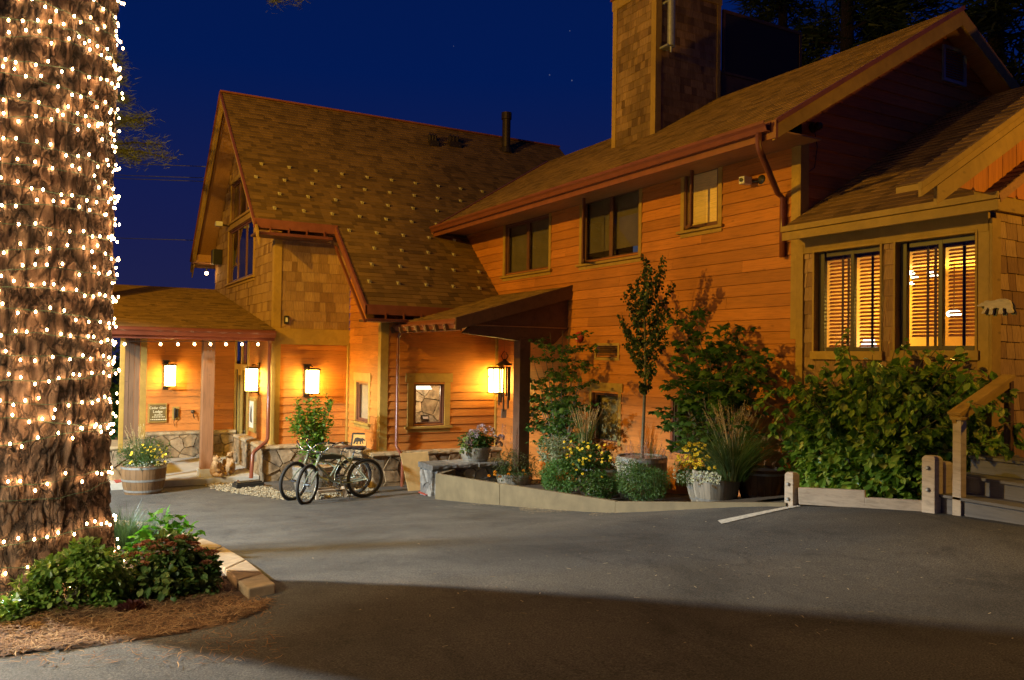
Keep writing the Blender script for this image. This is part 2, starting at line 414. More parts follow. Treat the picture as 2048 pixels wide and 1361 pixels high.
def stonework(mb, F, a0, a1, b0, b1, cell=.3, d=.05, m=0, msoft=.006, fb=None):
    na = max(1, round((a1-a0)/cell)); nb = max(1, round((b1-b0)/(cell*.8))); S = []
    for i in range(-1, na+1):
        for j in range(-1, nb+1):
            S.append((a0+(a1-a0)*(i+.5+random.uniform(-.42, .42))/na, b0+(b1-b0)*(j+.5+random.uniform(-.42, .42))/nb))
    for s in S:
        poly = [(a0, b0), (a1, b0), (a1, b1), (a0, b1)]
        for q in S:
            if q is s or abs(q[0]-s[0]) > cell*3.2 or abs(q[1]-s[1]) > cell*3.2: continue
            nx, ny = q[0]-s[0], q[1]-s[1]; l = math.hypot(nx, ny); nx /= l; ny /= l
            poly = clip_poly(poly, nx, ny, ((q[0]+s[0])*nx+(q[1]+s[1])*ny)/2 - msoft/2)
            if len(poly) < 3: break
        if len(poly) < 3: continue
        cx = sum(p[0] for p in poly)/len(poly); cy = sum(p[1] for p in poly)/len(poly)
        # rough outline: break long edges
        pp = []
        for i in range(len(poly)):
            a = poly[i]; b = poly[(i+1) % len(poly)]; pp.append(a)
            if math.hypot(a[0]-b[0], a[1]-b[1]) > .1: pp.append(((a[0]+b[0])/2*.985+cx*.015, (a[1]+b[1])/2*.985+cy*.015))
        n = len(pp); dd = d*random.uniform(.7, 1.5)
        r1 = [F.p(x, y, 0) for x, y in pp]
        r2 = [F.p(cx+(x-cx)*.985, cy+(y-cy)*.985, dd*.75) for x, y in pp]
        r3 = [F.p(cx+(x-cx)*.93, cy+(y-cy)*.93, dd*random.uniform(.95, 1.12)) for x, y in pp]
        c = F.p(cx, cy, dd*random.uniform(.9, 1.2))
        vs = r1+r2+r3+[c]
        fs = [(i, (i+1) % n, n+(i+1) % n, n+i) for i in range(n)] + [(n+i, n+(i+1) % n, 2*n+(i+1) % n, 2*n+i) for i in range(n)] + [(2*n+i, 2*n+(i+1) % n, 3*n) for i in range(n)]
        mb.add(vs, fs, m)
def capstones(mb, F, a0, a1, z, d0, d1, th=.09, m=0, w=(.45, .85)):
    x = a0
    while x < a1-.02:
        wd = min(random.uniform(*w), a1-x)
        if a1-x-wd < .15: wd = a1-x
        n = max(2, int(wd/.09)); fr = [d1+random.uniform(-.014, .014) for _ in range(n+1)]
        rows = []
        for i in range(n+1):
            s = x + (wd-.006)*i/n
            rows.append([F.p(s, z, d0), F.p(s, z+random.uniform(0, .006), fr[i]-.02), F.p(s, z+th*.4, fr[i]+random.uniform(0, .012)), F.p(s, z+th*.8, fr[i]+random.uniform(-.01, .008)), F.p(s, z+th, fr[i]-.022), F.p(s, z+th+random.uniform(-.004, .004), d0)])
        vs = [p for r in rows for p in r]; fs = [(6*i+j, 6*i+j+1, 6*i+7+j, 6*i+6+j) for i in range(n) for j in range(5)]
        fs += [tuple(range(6)), tuple(6*n+j for j in reversed(range(6)))]
        mb.add(vs, fs, m); x += wd

# ================================================================ the lodge
LODGE = empty('lodge_building', (9.06, 12.0, -.8), 'large timber lodge with orange cedar siding, steep shingled roofs and stone footing', 'building')
def P(mb, name, mt, parent=None, **kw):
    o = mb.build(name, mt, **kw)
    o.parent = parent or LODGE
    if o.parent is LODGE: o.location = -LODGE.location
    return o
XM = 9.06; ZB = -1.9; ZC = -.46      # main wall plane, bottom, top of stone
def SR(y): return 4.50+.90*(y-18.3)  # steep roof surface
def MR(x): return 4.70+.59*(x-8.15)  # main roof surface
def AR(x): return 3.40+.59*(x-8.70)  # annex roof surface
Fm = FX(XM); Fa = FX(9.03); Fc = FY(18.85); Fd = FX(6.26); Fe = FY(16.70); Fb = FX(4.49); FA = FY(23.0)
def rX(F, X, l, r, yt, yb, at='r'):
    """rectangle on an X plane from photo columns l, r and rows yt, yb read at one of its ends: (Y0, Y1, Z0, Z1)"""
    x = r if at == 'r' else l
    return (onX(r, 690, X).y, onX(l, 690, X).y, onX(x, yb, X).z, onX(x, yt, X).z)
def rY(Y, l, r, yt, yb): return (onY(l, 800, Y).x, onY(r, 800, Y).x, onY(l, yb, Y).z, onY(l, yt, Y).z)
W1 = rX(Fm, XM, 1009, 1097, 428, 540); W2 = rX(Fm, XM, 1163, 1277, 371, 512); W3 = rX(Fm, XM, 1368, 1436, 326, 451)
LW1 = rX(Fm, XM, 1187, 1240, 785, 893); LW2 = rX(Fm, XM, 1350, 1436, 794, 905, 'l')
LV = rX(Fm, XM, 1195, 1238, 692, 716)
EW = rY(16.7, 826, 888, 765, 853); DW = rX(Fd, 6.26, 716, 741, 764, 848)
AW1 = rX(Fa, 9.03, 1634, 1760, 493, 700); AW2 = rX(Fa, 9.03, 1797, 1950, 470, 698)
def grow(r, k=.02): return (r[0]-k, r[1]+k, r[2]-k, r[3]+k)

b = MB(); courses(b, Fm, lambda z: (7.97, 18.8), ZB, 4.62, .178, 2.2, 4.6, .031, .005, [grow(x, .01) for x in (W1, W2, W3, LW1, LW2, LV)])
P(b, 'side_wall', M['siding'], label='long two-storey orange clapboard wall')
b = MB(); courses(b, FY(7.96), lambda z: (9.06, 16) if z < 4.6 else (max(9.06, 8.3+(z-4.7)/.59), 15.9-(z-4.7)/.59), 1.2, 7.0, .178, 2.2, 4.4, .031, .005)
P(b, 'gable_wall', M['siding'], label='dark gable end above the annex roof')
b = MB(); courses(b, Fc, lambda z: (4.62, 6.26), ZC, 1.79, .178, 1.8, 3, .031, .005)
courses(b, Fd, lambda z: (max(16.82, 18.45+(z-4.40)/.9), 18.82), ZC, 4.5, .178, 2.2, 3, .031, .005, [grow(DW, .01)])
courses(b, Fe, lambda z: (6.28, 9.03), ZC, 3.0, .178, 2.9, 4, .031, .005, [grow(EW, .01)])
P(b, 'entrance_wall', M['siding'], label='glowing orange clapboard walls around the entrance')
DOOR = (21.6, 23.0, -1.5, 1.55)
b = MB(); courses(b, FA, lambda z: (1.95, 4.47), ZC, 1.95, .178, 2.6, 4, .031, .005); P(b, 'porch_wall', M['siding'], label='back wall of the porch carrying the lodge sign')
b = MB()
courses(b, Fb, lambda z: (18.98, 21.25), ZC, 1.95, .178, 2.4, 4, .031, .005)
P(b, 'porch_wall', M['siding'], label='porch side wall between door and corner')
# upper shingled walls of the steep wing
b = MB(); courses(b, Fc, lambda z: (4.60, 6.24), 2.12, 4.98, .225, .10, .26, .016, .004, jit=.006)
P(b, 'shake_wall', M['cedar'], label='cedar shake wall above the entrance lantern')
GW1 = (21.05, 24.30, 3.52, 5.02); GW2 = (21.35, 24.05, 5.22, 6.30)
b = MB(); courses(b, Fb, lambda z: (max(18.95, 18.3+(z-4.12)/.9), min(26.4, 27.1-(z-4.12)/.9)), 1.9, 8.0, .225, .10, .26, .016, .004, [GW1, GW2], jit=.006)
P(b, 'shake_gable', M['cedar'], label='shingled gable end with tall windows')
# annex walls
b = MB(); courses(b, Fa, lambda z: (5.37, 7.86), -1.0, 3.18, .19, .10, .30, .020, .005, [grow(AW1, .05), grow(AW2, .05)], jit=.008, gap=.007)
courses(b, FY(5.29), lambda z: (9.10, 13), -1.0, 3.3, .19, .10, .30, .020, .005, jit=.008, gap=.007)
P(b, 'annex_wall', M['cedar'], label='cedar shake annex wall with two lit windows')

# trims, corner boards and beams
def corner(X, Y, z0, z1, w=.13, t=.035):
    """corner board: face towards -Y and face towards -X around an outside corner"""
    b = MB(); b.box(X-t, X+w, Y-t, Y, z0, z1); b.box(X-t, X, Y+.0, Y+w, z0, z1); P(b, 'corner_board', M['trim'], bevel=.004)
corner(4.49, 18.85, ZC+.0, 1.80, .15); corner(4.49, 18.85, 2.16, 4.9, .14)
corner(6.26, 16.70, ZC, 3.05, .14)
corner(9.06, 7.96, 1.9, 4.62, .13)
corner(9.03, 5.29, -1.0, 3.2, .13)
for bx in ((4.42, 6.26, 18.80, 18.86, 1.80, 2.16), (4.44, 4.50, 18.86, 26, 1.95, 2.12), (6.19, 6.24, 18.76, 18.83, ZC, 1.8), (9.0, 9.05, 16.62, 16.69, ZC, 2.9), (8.985, 9.03, 7.84, 7.96, -1.0, 3.2), (8.99, 9.03, 5.3, 7.95, 3.06, 3.3)):
    b = MB(); b.box(*bx); P(b, 'trim_board', M['trim'], bevel=.004)

# roofs: slab + single shingles
def roof(name, F, bounds, t1, slab_polys, label, e=.14, wmin=.11, wmax=.30, parent=None):
    b = MB()
    for poly, off in slab_polys: b.prism(poly, off)
    s = MB(); courses(s, F, bounds, 0, t1, e, wmin, wmax, .013, .002, jit=.003, gap=.0015, off=.004)
    o = P(s, name, M['roof'], label=label)
    P(b, 'roof_deck', M['soffit'], o)
    return o
cs = math.hypot(1, .9)
Fs = Fr((0, 16.2, SR(16.2)), (1, 0, 0), (0, -.9, 1), (0, 1, .9))
tS = (18.3-16.2)*cs
steep = roof('steep_roof', Fs, lambda t: (5.70, 9.04) if t < tS else (3.88, 14.5), (22.7-16.2)*cs,
  [([(5.72, 16.21, SR(16.21)-.005), (9.03, 16.21, SR(16.21)-.005), (9.03, 18.3, SR(18.3)-.005), (5.72, 18.3, SR(18.3)-.005)], (0, .07, -.10)),
   ([(3.90, 18.31, SR(18.31)-.005), (14.5, 18.31, SR(18.31)-.005), (14.5, 22.69, SR(22.69)-.005), (3.90, 22.69, SR(22.69)-.005)], (0, .07, -.10)),
   ([(3.90, 27.3, SR(18.1)-.005), (14.5, 27.3, SR(18.1)-.005), (14.5, 22.75, SR(22.69)-.005), (3.90, 22.75, SR(22.69)-.005)], (0, -.07, -.10))],
  'steep brown shingle roof dotted with snow guards')
cm = math.hypot(1, .59)
Fmr = Fr((8.15, 0, 4.70), (0, 1, 0), (-.59, 0, 1), (1, 0, .59)); TM = (12.14-8.15)*cm
mainroof = roof('main_roof', Fmr, lambda t: (7.55, 18.3+1.25*t/TM), TM,
  [([(8.16, 7.57, MR(8.16)-.005), (8.16, 18.3, MR(8.16)-.005), (12.14, 19.5, MR(12.14)-.005), (12.14, 7.57, MR(12.14)-.005)], (.05, 0, -.09)),
   ([(12.14, 7.57, MR(12.14)-.005), (12.14, 19.5, MR(12.14)-.005), (16.2, 19.5, MR(8.1)-.005), (16.2, 7.57, MR(8.1)-.005)], (0, 0, -.12))],
  'long main roof above the upper windows')
Far = Fr((8.70, 0, 3.40), (0, 1, 0), (-.59, 0, 1), (1, 0, .59))
annexroof = roof('annex_roof', Far, lambda t: (5.0, 7.93), (12.7-8.7)*cm,
  [([(8.71, 5.02, AR(8.71)-.005), (8.71, 7.93, AR(8.71)-.005), (12.7, 7.93, AR(12.7)-.005), (12.7, 5.02, AR(12.7)-.005)], (.04, 0, -.09))], 'low annex roof leaning on the dark gable end')
# left porch roof (low pitch)
def PR(y): return 2.10+.18*(y-18.5)
cp = math.hypot(1, .18); Fp = Fr((0, 18.5, 2.10), (1, 0, 0), (0, -.18, 1), (0, 1, .18))
porchroof = roof('porch_roof', Fp, lambda t: (1.05, 4.44), 7.8*cp, [([(1.07, 18.52, PR(18.52)-.005), (4.44, 18.52, PR(18.52)-.005), (4.44, 26.3, PR(26.3)-.005), (1.07, 26.3, PR(26.3)-.005)], (0, .02, -.09))], 'low pitched porch roof', e=.13)
# entry shed roof
def ER(x): return 2.30+.29*(x-6.62)
ce = math.hypot(1, .29); Fer = Fr((6.62, 0, 2.30), (0, 1, 0), (-.29, 0, 1), (1, 0, .29))
entryroof = roof('entry_roof', Fer, lambda t: (13.6, 16.68), (9.04-6.62)*ce, [([(6.63, 13.62, ER(6.63)-.005), (6.63, 16.68, ER(6.63)-.005), (9.04, 16.68, ER(9.04)-.005), (9.04, 13.62, ER(9.04)-.005)], (.02, 0, -.07))], 'small lean-to roof over the side door')
# small portico gable at far right
def QR(x): return 3.34+.575*(x-7.35)
b = MB(); b.prism([(7.35, 5.0, QR(7.35)), (11.3, 5.0, QR(11.3)), (11.3, 5.26, QR(11.3)), (7.35, 5.26, QR(7.35))], (.0, 0, -.06))
b.prism([(15.2, 5.0, QR(7.35)), (11.3, 5.0, QR(11.3)), (11.3, 5.26, QR(11.3)), (15.2, 5.26, QR(7.35))], (.0, 0, -.06))
b2_ = MB(); courses(b2_, Fr((7.35, 0, QR(7.35)), (0, 1, 0), (-.575, 0, 1), (1, 0, .575)), lambda t: (4.97, 5.26), 0, 4.5, .14, .11, .3, .013, .002, jit=.003, gap=.0015, off=.004); po = P(b2_, 'portico_roof', M['roof']); P(b, 'roof_slab', M['trim'], po)
b = MB()
for X0, X1, dz0, dz1, y in ((7.33, 11.32, .02, -.05, 4.965), (7.345, 11.32, -.055, -.13, 4.975), (7.60, 11.32, -.14, -.33, 4.985)):
    b.prism([(X0, y, QR(X0)+dz0), (X1, y, QR(X1)+dz0), (X1, y, QR(X1)+dz1), (X0, y, QR(X0)+dz1)], (0, .04, 0))
P(b, 'rake_board', M['trim'], po, bevel=.003)
b = MB(); x = 8.28
while x < 13.4:
    qq = lambda x: QR(x) if x < 11.3 else QR(22.6-x); zt = qq(x)-.10; zb = 3.44; c = .035; x1 = x+.262
    b.prism([(x, 5.2, zb+c), (x+c, 5.2, zb), (x1-c, 5.2, zb), (x1, 5.2, zb+c), (x1, 5.2, qq(x1)-.10), (x, 5.2, zt)], (0, .03, 0)); x += .27
P(b, 'gable_boards', M['siding_v'], po); b = MB(); b.prism([(8.3, 5.24, 3.46), (14.3, 5.24, 3.46), (14.3, 5.24, QR(8.3)-.12), (11.3, 5.24, QR(11.3)-.12), (8.3, 5.24, QR(8.3)-.12)], (0, .02, 0)); P(b, 'gable_light_stop', M['darkbeam'], po)  # the slab behind the boards is added to block light through their gaps
b = MB(); b.box(8.72, 14, 5.22, 5.30, 3.28, 3.52)
P(b, 'portico_beam', M['trim'], po, bevel=.005)

# snow guards on the steep roof
sg = MB(); sg.add([(0, 0, 0), (.05, 0, 0), (.05, .09, 0), (0, .09, 0), (0, 0, .05), (.05, 0, .05)], [(0, 1, 5, 4), (0, 4, 3), (1, 2, 5), (4, 5, 2, 3)])
sg.v = [(x*1.1, y*1.1, z*1.3) for x, y, z in sg.v]; sg.box(-.008, .06, -.01, .12, -.004, .003)
for k, r in enumerate(range(13)):
    Y = 16.75 + .47*r
    if Y > 21.6: break
    for c in range(16):
        X = (4.15 if Y > 18.3 else 5.95) + .66*c + (.22 if k % 3 == 1 else .44 if k % 3 == 2 else 0)
        if X > (8.9 if Y < 18.2 else 7.95 + (Y-18.3)*2.4) or (Y > 20.2 and X < 99 and False): continue
        if Y > 20.3: continue
        o = bpy.data.objects.new('snow_guard', None)
        me = bpy.data.meshes.get('snow_guard_mesh')
        if not me:
            t = sg.build('snow_guard', plain('brass_guard', (.42, .35, .22), .5, nscale=20)); me = t.data; me.name = 'snow_guard_mesh'; bpy.data.objects.remove(t)
        o = bpy.data.objects.new('snow_guard', me); col.objects.link(o); o.parent = steep
        p = Fs.p(X, (Y-16.2)*cs, .018); mt4 = Matrix((( 1, 0, 0), (0, 1/cs, -.9/cs), (0, .9/cs, 1/cs))).to_4x4()
        o.location = p; o.rotation_euler = mt4.to_euler()
# fascias, gutters
b = MB()  # brown fascia boards
b.box(3.86, 5.72, 18.22, 18.27, SR(18.3)-.19, SR(18.3)+.015)
b.box(5.68, 8.55, 16.12, 16.17, SR(16.2)-.19, SR(16.2)+.015)
b.prism([(5.66, 18.27, SR(18.3)+.02), (5.66, 16.12, SR(16.2)-.0), (5.66, 16.12, SR(16.2)-.19), (5.66, 18.27, SR(18.3)-.19)], (.05, 0, 0))
b.prism([(3.85, 18.2, SR(18.2)+.03), (3.85, 22.7, SR(22.7)+.04), (3.85, 22.7, SR(22.7)-.02), (3.85, 18.2, SR(18.2)-.03)], (.05, 0, 0))
b.prism([(3.85, 27.2, SR(18.2)+.03), (3.85, 22.7, SR(22.7)+.04), (3.85, 22.7, SR(22.7)-.02), (3.85, 27.2, SR(18.2)-.03)], (.05, 0, 0))
b.box(3.86, 14.5, 22.62, 22.80, SR(22.7)+.0, SR(22.7)+.05)
b.box(8.10, 8.145, 7.52, 18.25, 4.46, 4.70)
b.prism([(8.12, 7.52, MR(8.12)+.03), (12.14, 7.52, MR(12.14)+.03), (12.14, 7.52, MR(12.14)-.04), (8.12, 7.52, MR(8.12)-.04)], (0, .05, 0))
b.prism([(8.1, 18.28, MR(8.1)+.04), (12.14, 19.55, MR(12.14)+.04), (12.14, 19.55, MR(12.14)-.2), (8.1, 18.28, MR(8.1)-.2)], (-.02, .05, 0))
P(b, 'fascia', M['brown'], bevel=.004)
# ochre rake boards of gables
class _One:
    def prism(s, *a): m_ = MB(); m_.prism(*a); P(m_, 'rake_board', M['trim'], bevel=.004)
    def box(s, *a): m_ = MB(); m_.box(*a); P(m_, 'eave_board', M['trim'], bevel=.004)
b = _One()
for y0, y1 in ((18.05, 22.7), (27.35, 22.7)):
    g = lambda y: SR(y) if y < 22.7 else SR(45.4-y)
    b.prism([(3.89, y0, g(y0)-.045), (3.89, y1, g(y1)-.04), (3.89, y1, g(y1)-.20), (3.89, y0, g(y0)-.20)], (.05, 0, 0))
    b.prism([(3.93, y0, g(y0)-.20), (3.93, y1, g(y1)-.20), (3.93, y1, g(y1)-.38), (3.93, y0, g(y0)-.36)], (.04, 0, 0))
b.prism([(8.12, 7.56, MR(8.12)-.045), (12.14, 7.56, MR(12.14)-.045), (12.14, 7.56, MR(12.14)-.27), (8.12, 7.56, MR(8.12)-.24)], (0, .04, 0))
b.prism([(16.2, 7.56, MR(8.1)-.045), (12.14, 7.56, MR(12.14)-.045), (12.14, 7.56, MR(12.14)-.27), (16.2, 7.56, MR(8.1)-.24)], (0, .04, 0))
b.box(8.66, 8.70, 5.0, 7.92, 3.22, 3.33); b.box(8.63, 8.66, 4.99, 7.92, 3.335, 3.41)
b = MB()  # soffits
b.box(8.15, 9.05, 7.60, 18.3, 4.58, 4.605); b.prism([(8.15, 7.61, 4.58), (12.14, 7.61, MR(12.14)-.16), (12.14, 7.95, MR(12.14)-.16), (8.15, 7.95, 4.58)], (0, 0, .02))
b.prism([(16.1, 7.61, 4.58), (12.14, 7.61, MR(12.14)-.16), (12.14, 7.95, MR(12.14)-.16), (16.1, 7.95, 4.58)], (0, 0, .02))
for y0, y1 in ((18.3, 22.7), (27.1, 22.7)):
    g = lambda y: SR(y) if y < 22.7 else SR(45.4-y)
    b.prism([(3.94, y0, g(y0)-.24), (3.94, y1, g(y1)-.24), (4.49, y1, g(y1)-.24), (4.49, y0, g(y0)-.24)], (0, 0, .02))
b.box(3.9, 4.49, 26.2, 27.3, 4.30, 4.35); b.box(3.98, 4.48, 26.4, 26.9, 4.28, 4.55)
b.box(8.71, 9.02, 5.3, 7.93, 3.28, 3.30); b.box(1.1, 4.46, 18.55, 22.98, 1.97, 1.995)
b.box(6.7, 9.0, 13.7, 16.66, 2.165, 2.185)
P(b, 'soffit', M['soffit'])
def gutter(mb, p, q, n, w=.12, h=.11):
    """K style gutter along p-q, n = outward"""
    p = V(p); q = V(q); n = V(n); z = V((0, 0, 1))
    prof = [(0, 0), (w*.6, 0), (w*.75, h*.45), (w, h*.7), (w, h), (w-.012, h), (w-.012, h*.72), (w*.7, h*.5), (w*.55, .012), (.01, .012), (.01, h), (0, h)]
    vs = [p+n*a+z*c for a, c in prof] + [q+n*a+z*c for a, c in prof]; k = len(prof)
    mb.add(vs, [(i, (i+1) % k, k+(i+1) % k, k+i) for i in range(k)] + [tuple(range(k)), tuple(reversed(range(k, 2*k)))])
b = MB(); gutter(b, (8.095, 7.6, 4.555), (8.095, 18.2, 4.555), (-1, 0, 0), .13, .13); P(b, 'gutter', M['maroon'], label='long maroon gutter of the main roof')
b = MB(); gutter(b, (3.9, 18.25, SR(18.3)-.33), (5.6, 18.25, SR(18.3)-.33), (0, -1, 0), .06, .06)
gutter(b, (5.72, 16.15, SR(16.2)-.33), (6.95, 16.15, SR(16.2)-.33), (0, -1, 0), .06, .06)
b.prism([(5.70, 18.2, SR(18.2)-.36), (5.70, 16.15, SR(16.2)-.30), (5.70, 16.15, SR(16.2)-.36), (5.70, 18.2, SR(18.2)-.42)], (-.05, 0, 0))
for i in range(4): b.box(4.2+.4*i, 4.23+.4*i, 18.2, 18.24, SR(18.3)-.3, SR(18.3)-.15)
for i in range(3): b.box(6.1+.4*i, 6.13+.4*i, 16.1, 16.14, SR(16.2)-.3, SR(16.2)-.15)
P(b, 'gutter', M['maroon'], label='stepped gutter of the steep roof')
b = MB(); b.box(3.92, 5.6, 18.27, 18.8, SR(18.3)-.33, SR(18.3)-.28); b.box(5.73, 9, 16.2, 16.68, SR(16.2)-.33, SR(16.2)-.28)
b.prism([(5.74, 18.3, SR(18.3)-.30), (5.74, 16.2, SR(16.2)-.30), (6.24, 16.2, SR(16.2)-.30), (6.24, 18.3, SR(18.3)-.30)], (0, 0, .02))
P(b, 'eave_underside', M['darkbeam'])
b = MB(); gutter(b, (1.05, 18.48, 1.93), (4.42, 18.48, 1.93), (0, -1, 0), .14, .15); b.box(1.05, 4.42, 18.485, 18.53, 1.86, 2.10)
P(b, 'gutter', M['maroon'], label='gutter of the left porch')
b = MB(); gutter(b, (6.60, 13.6, 2.10), (6.60, 16.9, 2.10), (-1, 0, 0), .12, .13); b.box(6.605, 6.64, 13.6, 16.66, 2.06, 2.29)
P(b, 'gutter', M['brown'], label='gutter of the lean-to roof')
# downspouts
b = MB(); o1 = onX(1517, 275, 8.03); e1 = onX(1521, 300, 8.03)
b.tube([(8.03, o1.y, 4.56), (8.03, o1.y, 4.40), (8.06, o1.y+.0, 4.33), (8.90, 8.22, 3.95), (8.98, 8.20, 3.88), (8.98, 8.20, 3.05)], .042, 10)
P(b, 'downspout', M['maroon'], smooth=True, label='downspout beside the security camera')
b = MB(); b.tube([(4.33, 18.62, 1.92), (4.36, 18.68, 1.80), (4.36, 18.68, -.30), (4.30, 18.6, -.38), (4.02, 18.42, -.55), (3.98, 18.4, -.62), (3.95, 18.38, G(4, 18.4)+.12)], .042, 10)
P(b, 'downspout', M['maroon'], smooth=True, label='downspout at the porch corner')
b = MB(); dx = onY(796, 800, 16.5).x
b.tube([(6.62, 16.52, 2.1), (dx, 16.55, 1.95), (dx, 16.55, -.35), (dx+.03, 16.45, -.46), (dx+.02, 16.22, -.55), (dx, 16.20, -1.35)], .036, 10)
P(b, 'downspout', M['maroon'], smooth=True, label='thin downspout left of the lit window')

# entry roof structure: rake, header beam, post, rafters
b = MB()
b.prism([(6.50, 13.57, ER(6.5)+.03), (9.05, 13.57, ER(9.05)+.03), (9.05, 13.57, ER(9.05)-.24), (6.50, 13.57, ER(6.5)-.20)], (0, .045, 0))
b.prism([(6.95, 13.72, ER(6.9)-.16), (9.04, 13.72, ER(9.04)-.10), (9.04, 13.72, 2.16), (8.72, 13.72, 1.86), (8.62, 13.72, 1.84), (6.75, 13.72, 2.02)], (0, .16, 0))
P(b, 'entry_beam', M['darkbeam'], bevel=.006)
b = MB()
for i in range(7):
    y = 13.95+.45*i
    b.beam((6.45, y, 2.12), (8.2, y, 2.12+.29*1.6), .07, .13)
P(b, 'rafters', M['darkbeam'])
b = MB(); pz = onX(1041, 900, 8.05).y
b.box(7.93, 8.17, 13.70, 13.94, -1.2, 1.96); P(b, 'post', M['darkbeam'], bevel=.01, label='dark timber post beside the hydrangeas')
pp = onG(413, 966)
b = MB(); b.box(pp.x-.125, pp.x+.125, pp.y, pp.y+.25, -.98, 1.9); o = P(b, 'post', M['post'], bevel=.01, label='brown porch post')
b = MB()
b.box(pp.x-.16, pp.x+.19, pp.y-.05, pp.y+.30, G(pp.x, pp.y)-.2, -.96); P(b, 'post_base', M['conc'], o, bevel=.012)
b = MB()
for i in range(2):
    for j in range(3): b.sphere((pp.x-.03+.07*i, pp.y-.004, 1.75-.06*j), .012, 6)
P(b, 'bolts', M['galv'], o)

# stone footing
b = MB()
def stone_run(F, a0, a1, d=.26, zt=ZC, cell=.34):
    stonework(b, Fr(F.p(0, 0, d-.05), F.h, F.n), a0, a1, ZB, zt-.09, cell, .055, 0)
    fbox(b, F, a0, a1, ZB, zt-.09, 0, d-.045, 2)
    capstones(b, Fr(F.p(0, 0, 0), F.h, F.n), a0-.03, a1+.02, zt-.09, .0, d+.05, .09, 1)
stone_run(Fc, 4.22, 6.0); stone_run(Fb, 18.62, 21.6); stone_run(Fe, 6.02, 9.03); stone_run(Fd, 16.44, 18.6); stone_run(FA, 1.7, 4.45)
P(b, 'stone_footing', [M['stone'], M['cap'], M['mortar']])

# windows
def window(F, r, name, label, fm, head=0, side=0, sill=0, depth=.09, sash=2, fw=.05, trimmat=None, glass=True, proud=.035, mull=None):
    a0, a1, z0, z1 = r; b = MB()
    if head: fbox(b, F, a0-side-(.05 if head > .1 else 0), a1+side+(.05 if head > .1 else 0), z1, z1+head, 0, proud+.01)
    if side:
        fbox(b, F, a0-side, a0, z0, z1-.001, 0, proud); fbox(b, F, a1, a1+side, z0, z1-.001, 0, proud)
    if sill:
        fbox(b, F, a0-side-.05, a1+side+.05, z0-sill*.4, z0-.001, 0, proud+.05); fbox(b, F, a0-side, a1+side, z0-sill, z0-sill*.4-.001, 0, proud)
    if not b.v: fbox(b, F, a0-.02, a0, z0, z1, -.1, .02)
    o = P(b, name, trimmat or M['trim'], label=label, bevel=.004)
    b = MB()  # fixed frame lining
    fbox(b, F, a0, a0+.03, z0, z1, -depth, .012); fbox(b, F, a1-.03, a1, z0, z1, -depth, .012)
    fbox(b, F, a0+.03, a1-.03, z1-.03, z1, -depth, .012); fbox(b, F, a0+.03, a1-.03, z0, z0+.03, -depth, .012)
    n = sash; A = [a0+.03+(a1-a0-.06)*(m_ if mull else i/n) for i, m_ in enumerate(mull or range(n+1))]
    for i in range(n):
        x0, x1 = A[i], A[i+1]; g = fw
        fbox(b, F, x0, x0+g, z0+.03, z1-.03, -.06, -.02); fbox(b, F, x1-g, x1, z0+.03, z1-.03, -.06, -.02)
        fbox(b, F, x0+g, x1-g, z1-.03-g, z1-.03, -.06, -.02); fbox(b, F, x0+g, x1-g, z0+.03, z0+.03+g, -.06, -.02)
    P(b, 'frame', fm, o, bevel=.003)
    if glass:
        b = MB(); b.add([F.p(a0+.03, z0+.03, -.04), F.p(a1-.03, z0+.03, -.04), F.p(a1-.03, z1-.03, -.04), F.p(a0+.03, z1-.03, -.04)], [(0, 1, 2, 3)])
        P(b, 'pane', M['glass'], o)
    return o
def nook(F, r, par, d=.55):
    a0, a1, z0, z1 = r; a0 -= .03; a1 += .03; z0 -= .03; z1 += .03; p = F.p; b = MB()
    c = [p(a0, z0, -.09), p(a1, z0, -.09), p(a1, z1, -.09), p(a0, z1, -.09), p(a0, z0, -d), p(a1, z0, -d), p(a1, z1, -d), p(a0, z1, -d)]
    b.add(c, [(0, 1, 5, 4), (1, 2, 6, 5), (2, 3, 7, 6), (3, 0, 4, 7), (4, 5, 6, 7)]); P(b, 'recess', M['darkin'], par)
def backing(F, r, o, mt, d=-.12, z0f=0, name='shade', top=1.0):
    b = MB(); a0, a1, z0, z1 = r; fbox(b, F, a0+.02, a1-.02, z0+(z1-z0)*z0f, z0+(z1-z0)*top, d-.01, d); P(b, name, mt, o)
o = window(Fm, W1, 'window', 'upper two-sash window above the lean-to roof', M['frame'], .05, .085, .11); backing(Fm, W1, o, M['shade']); nook(Fm, W1, o)
o = window(Fm, W2, 'window', 'upper window with one sash swung open', M['frame'], .05, .085, .11, sash=2); backing(Fm, W2, o, M['shade'], z0f=.17); nook(Fm, W2, o)
b = MB(); ym = (W2[0]*.35+W2[1]*.65); fbox(b, Fm, W2[0]+.1, W2[0]+.55, W2[2]+.1, W2[2]+.27, -.30, -.28); P(b, 'screen', emis('blue_glow', (.22, .26, .40), .22), o)
o = window(Fm, W3, 'window', 'upper casement window swung open over a bamboo blind', M['frame'], .05, .085, .11, sash=1, glass=False); backing(Fm, W3, o, M['bamboo'], -.07, z0f=.02, top=.93); nook(Fm, W3, o)
for W_, oo in ((W3, o),):
    pass
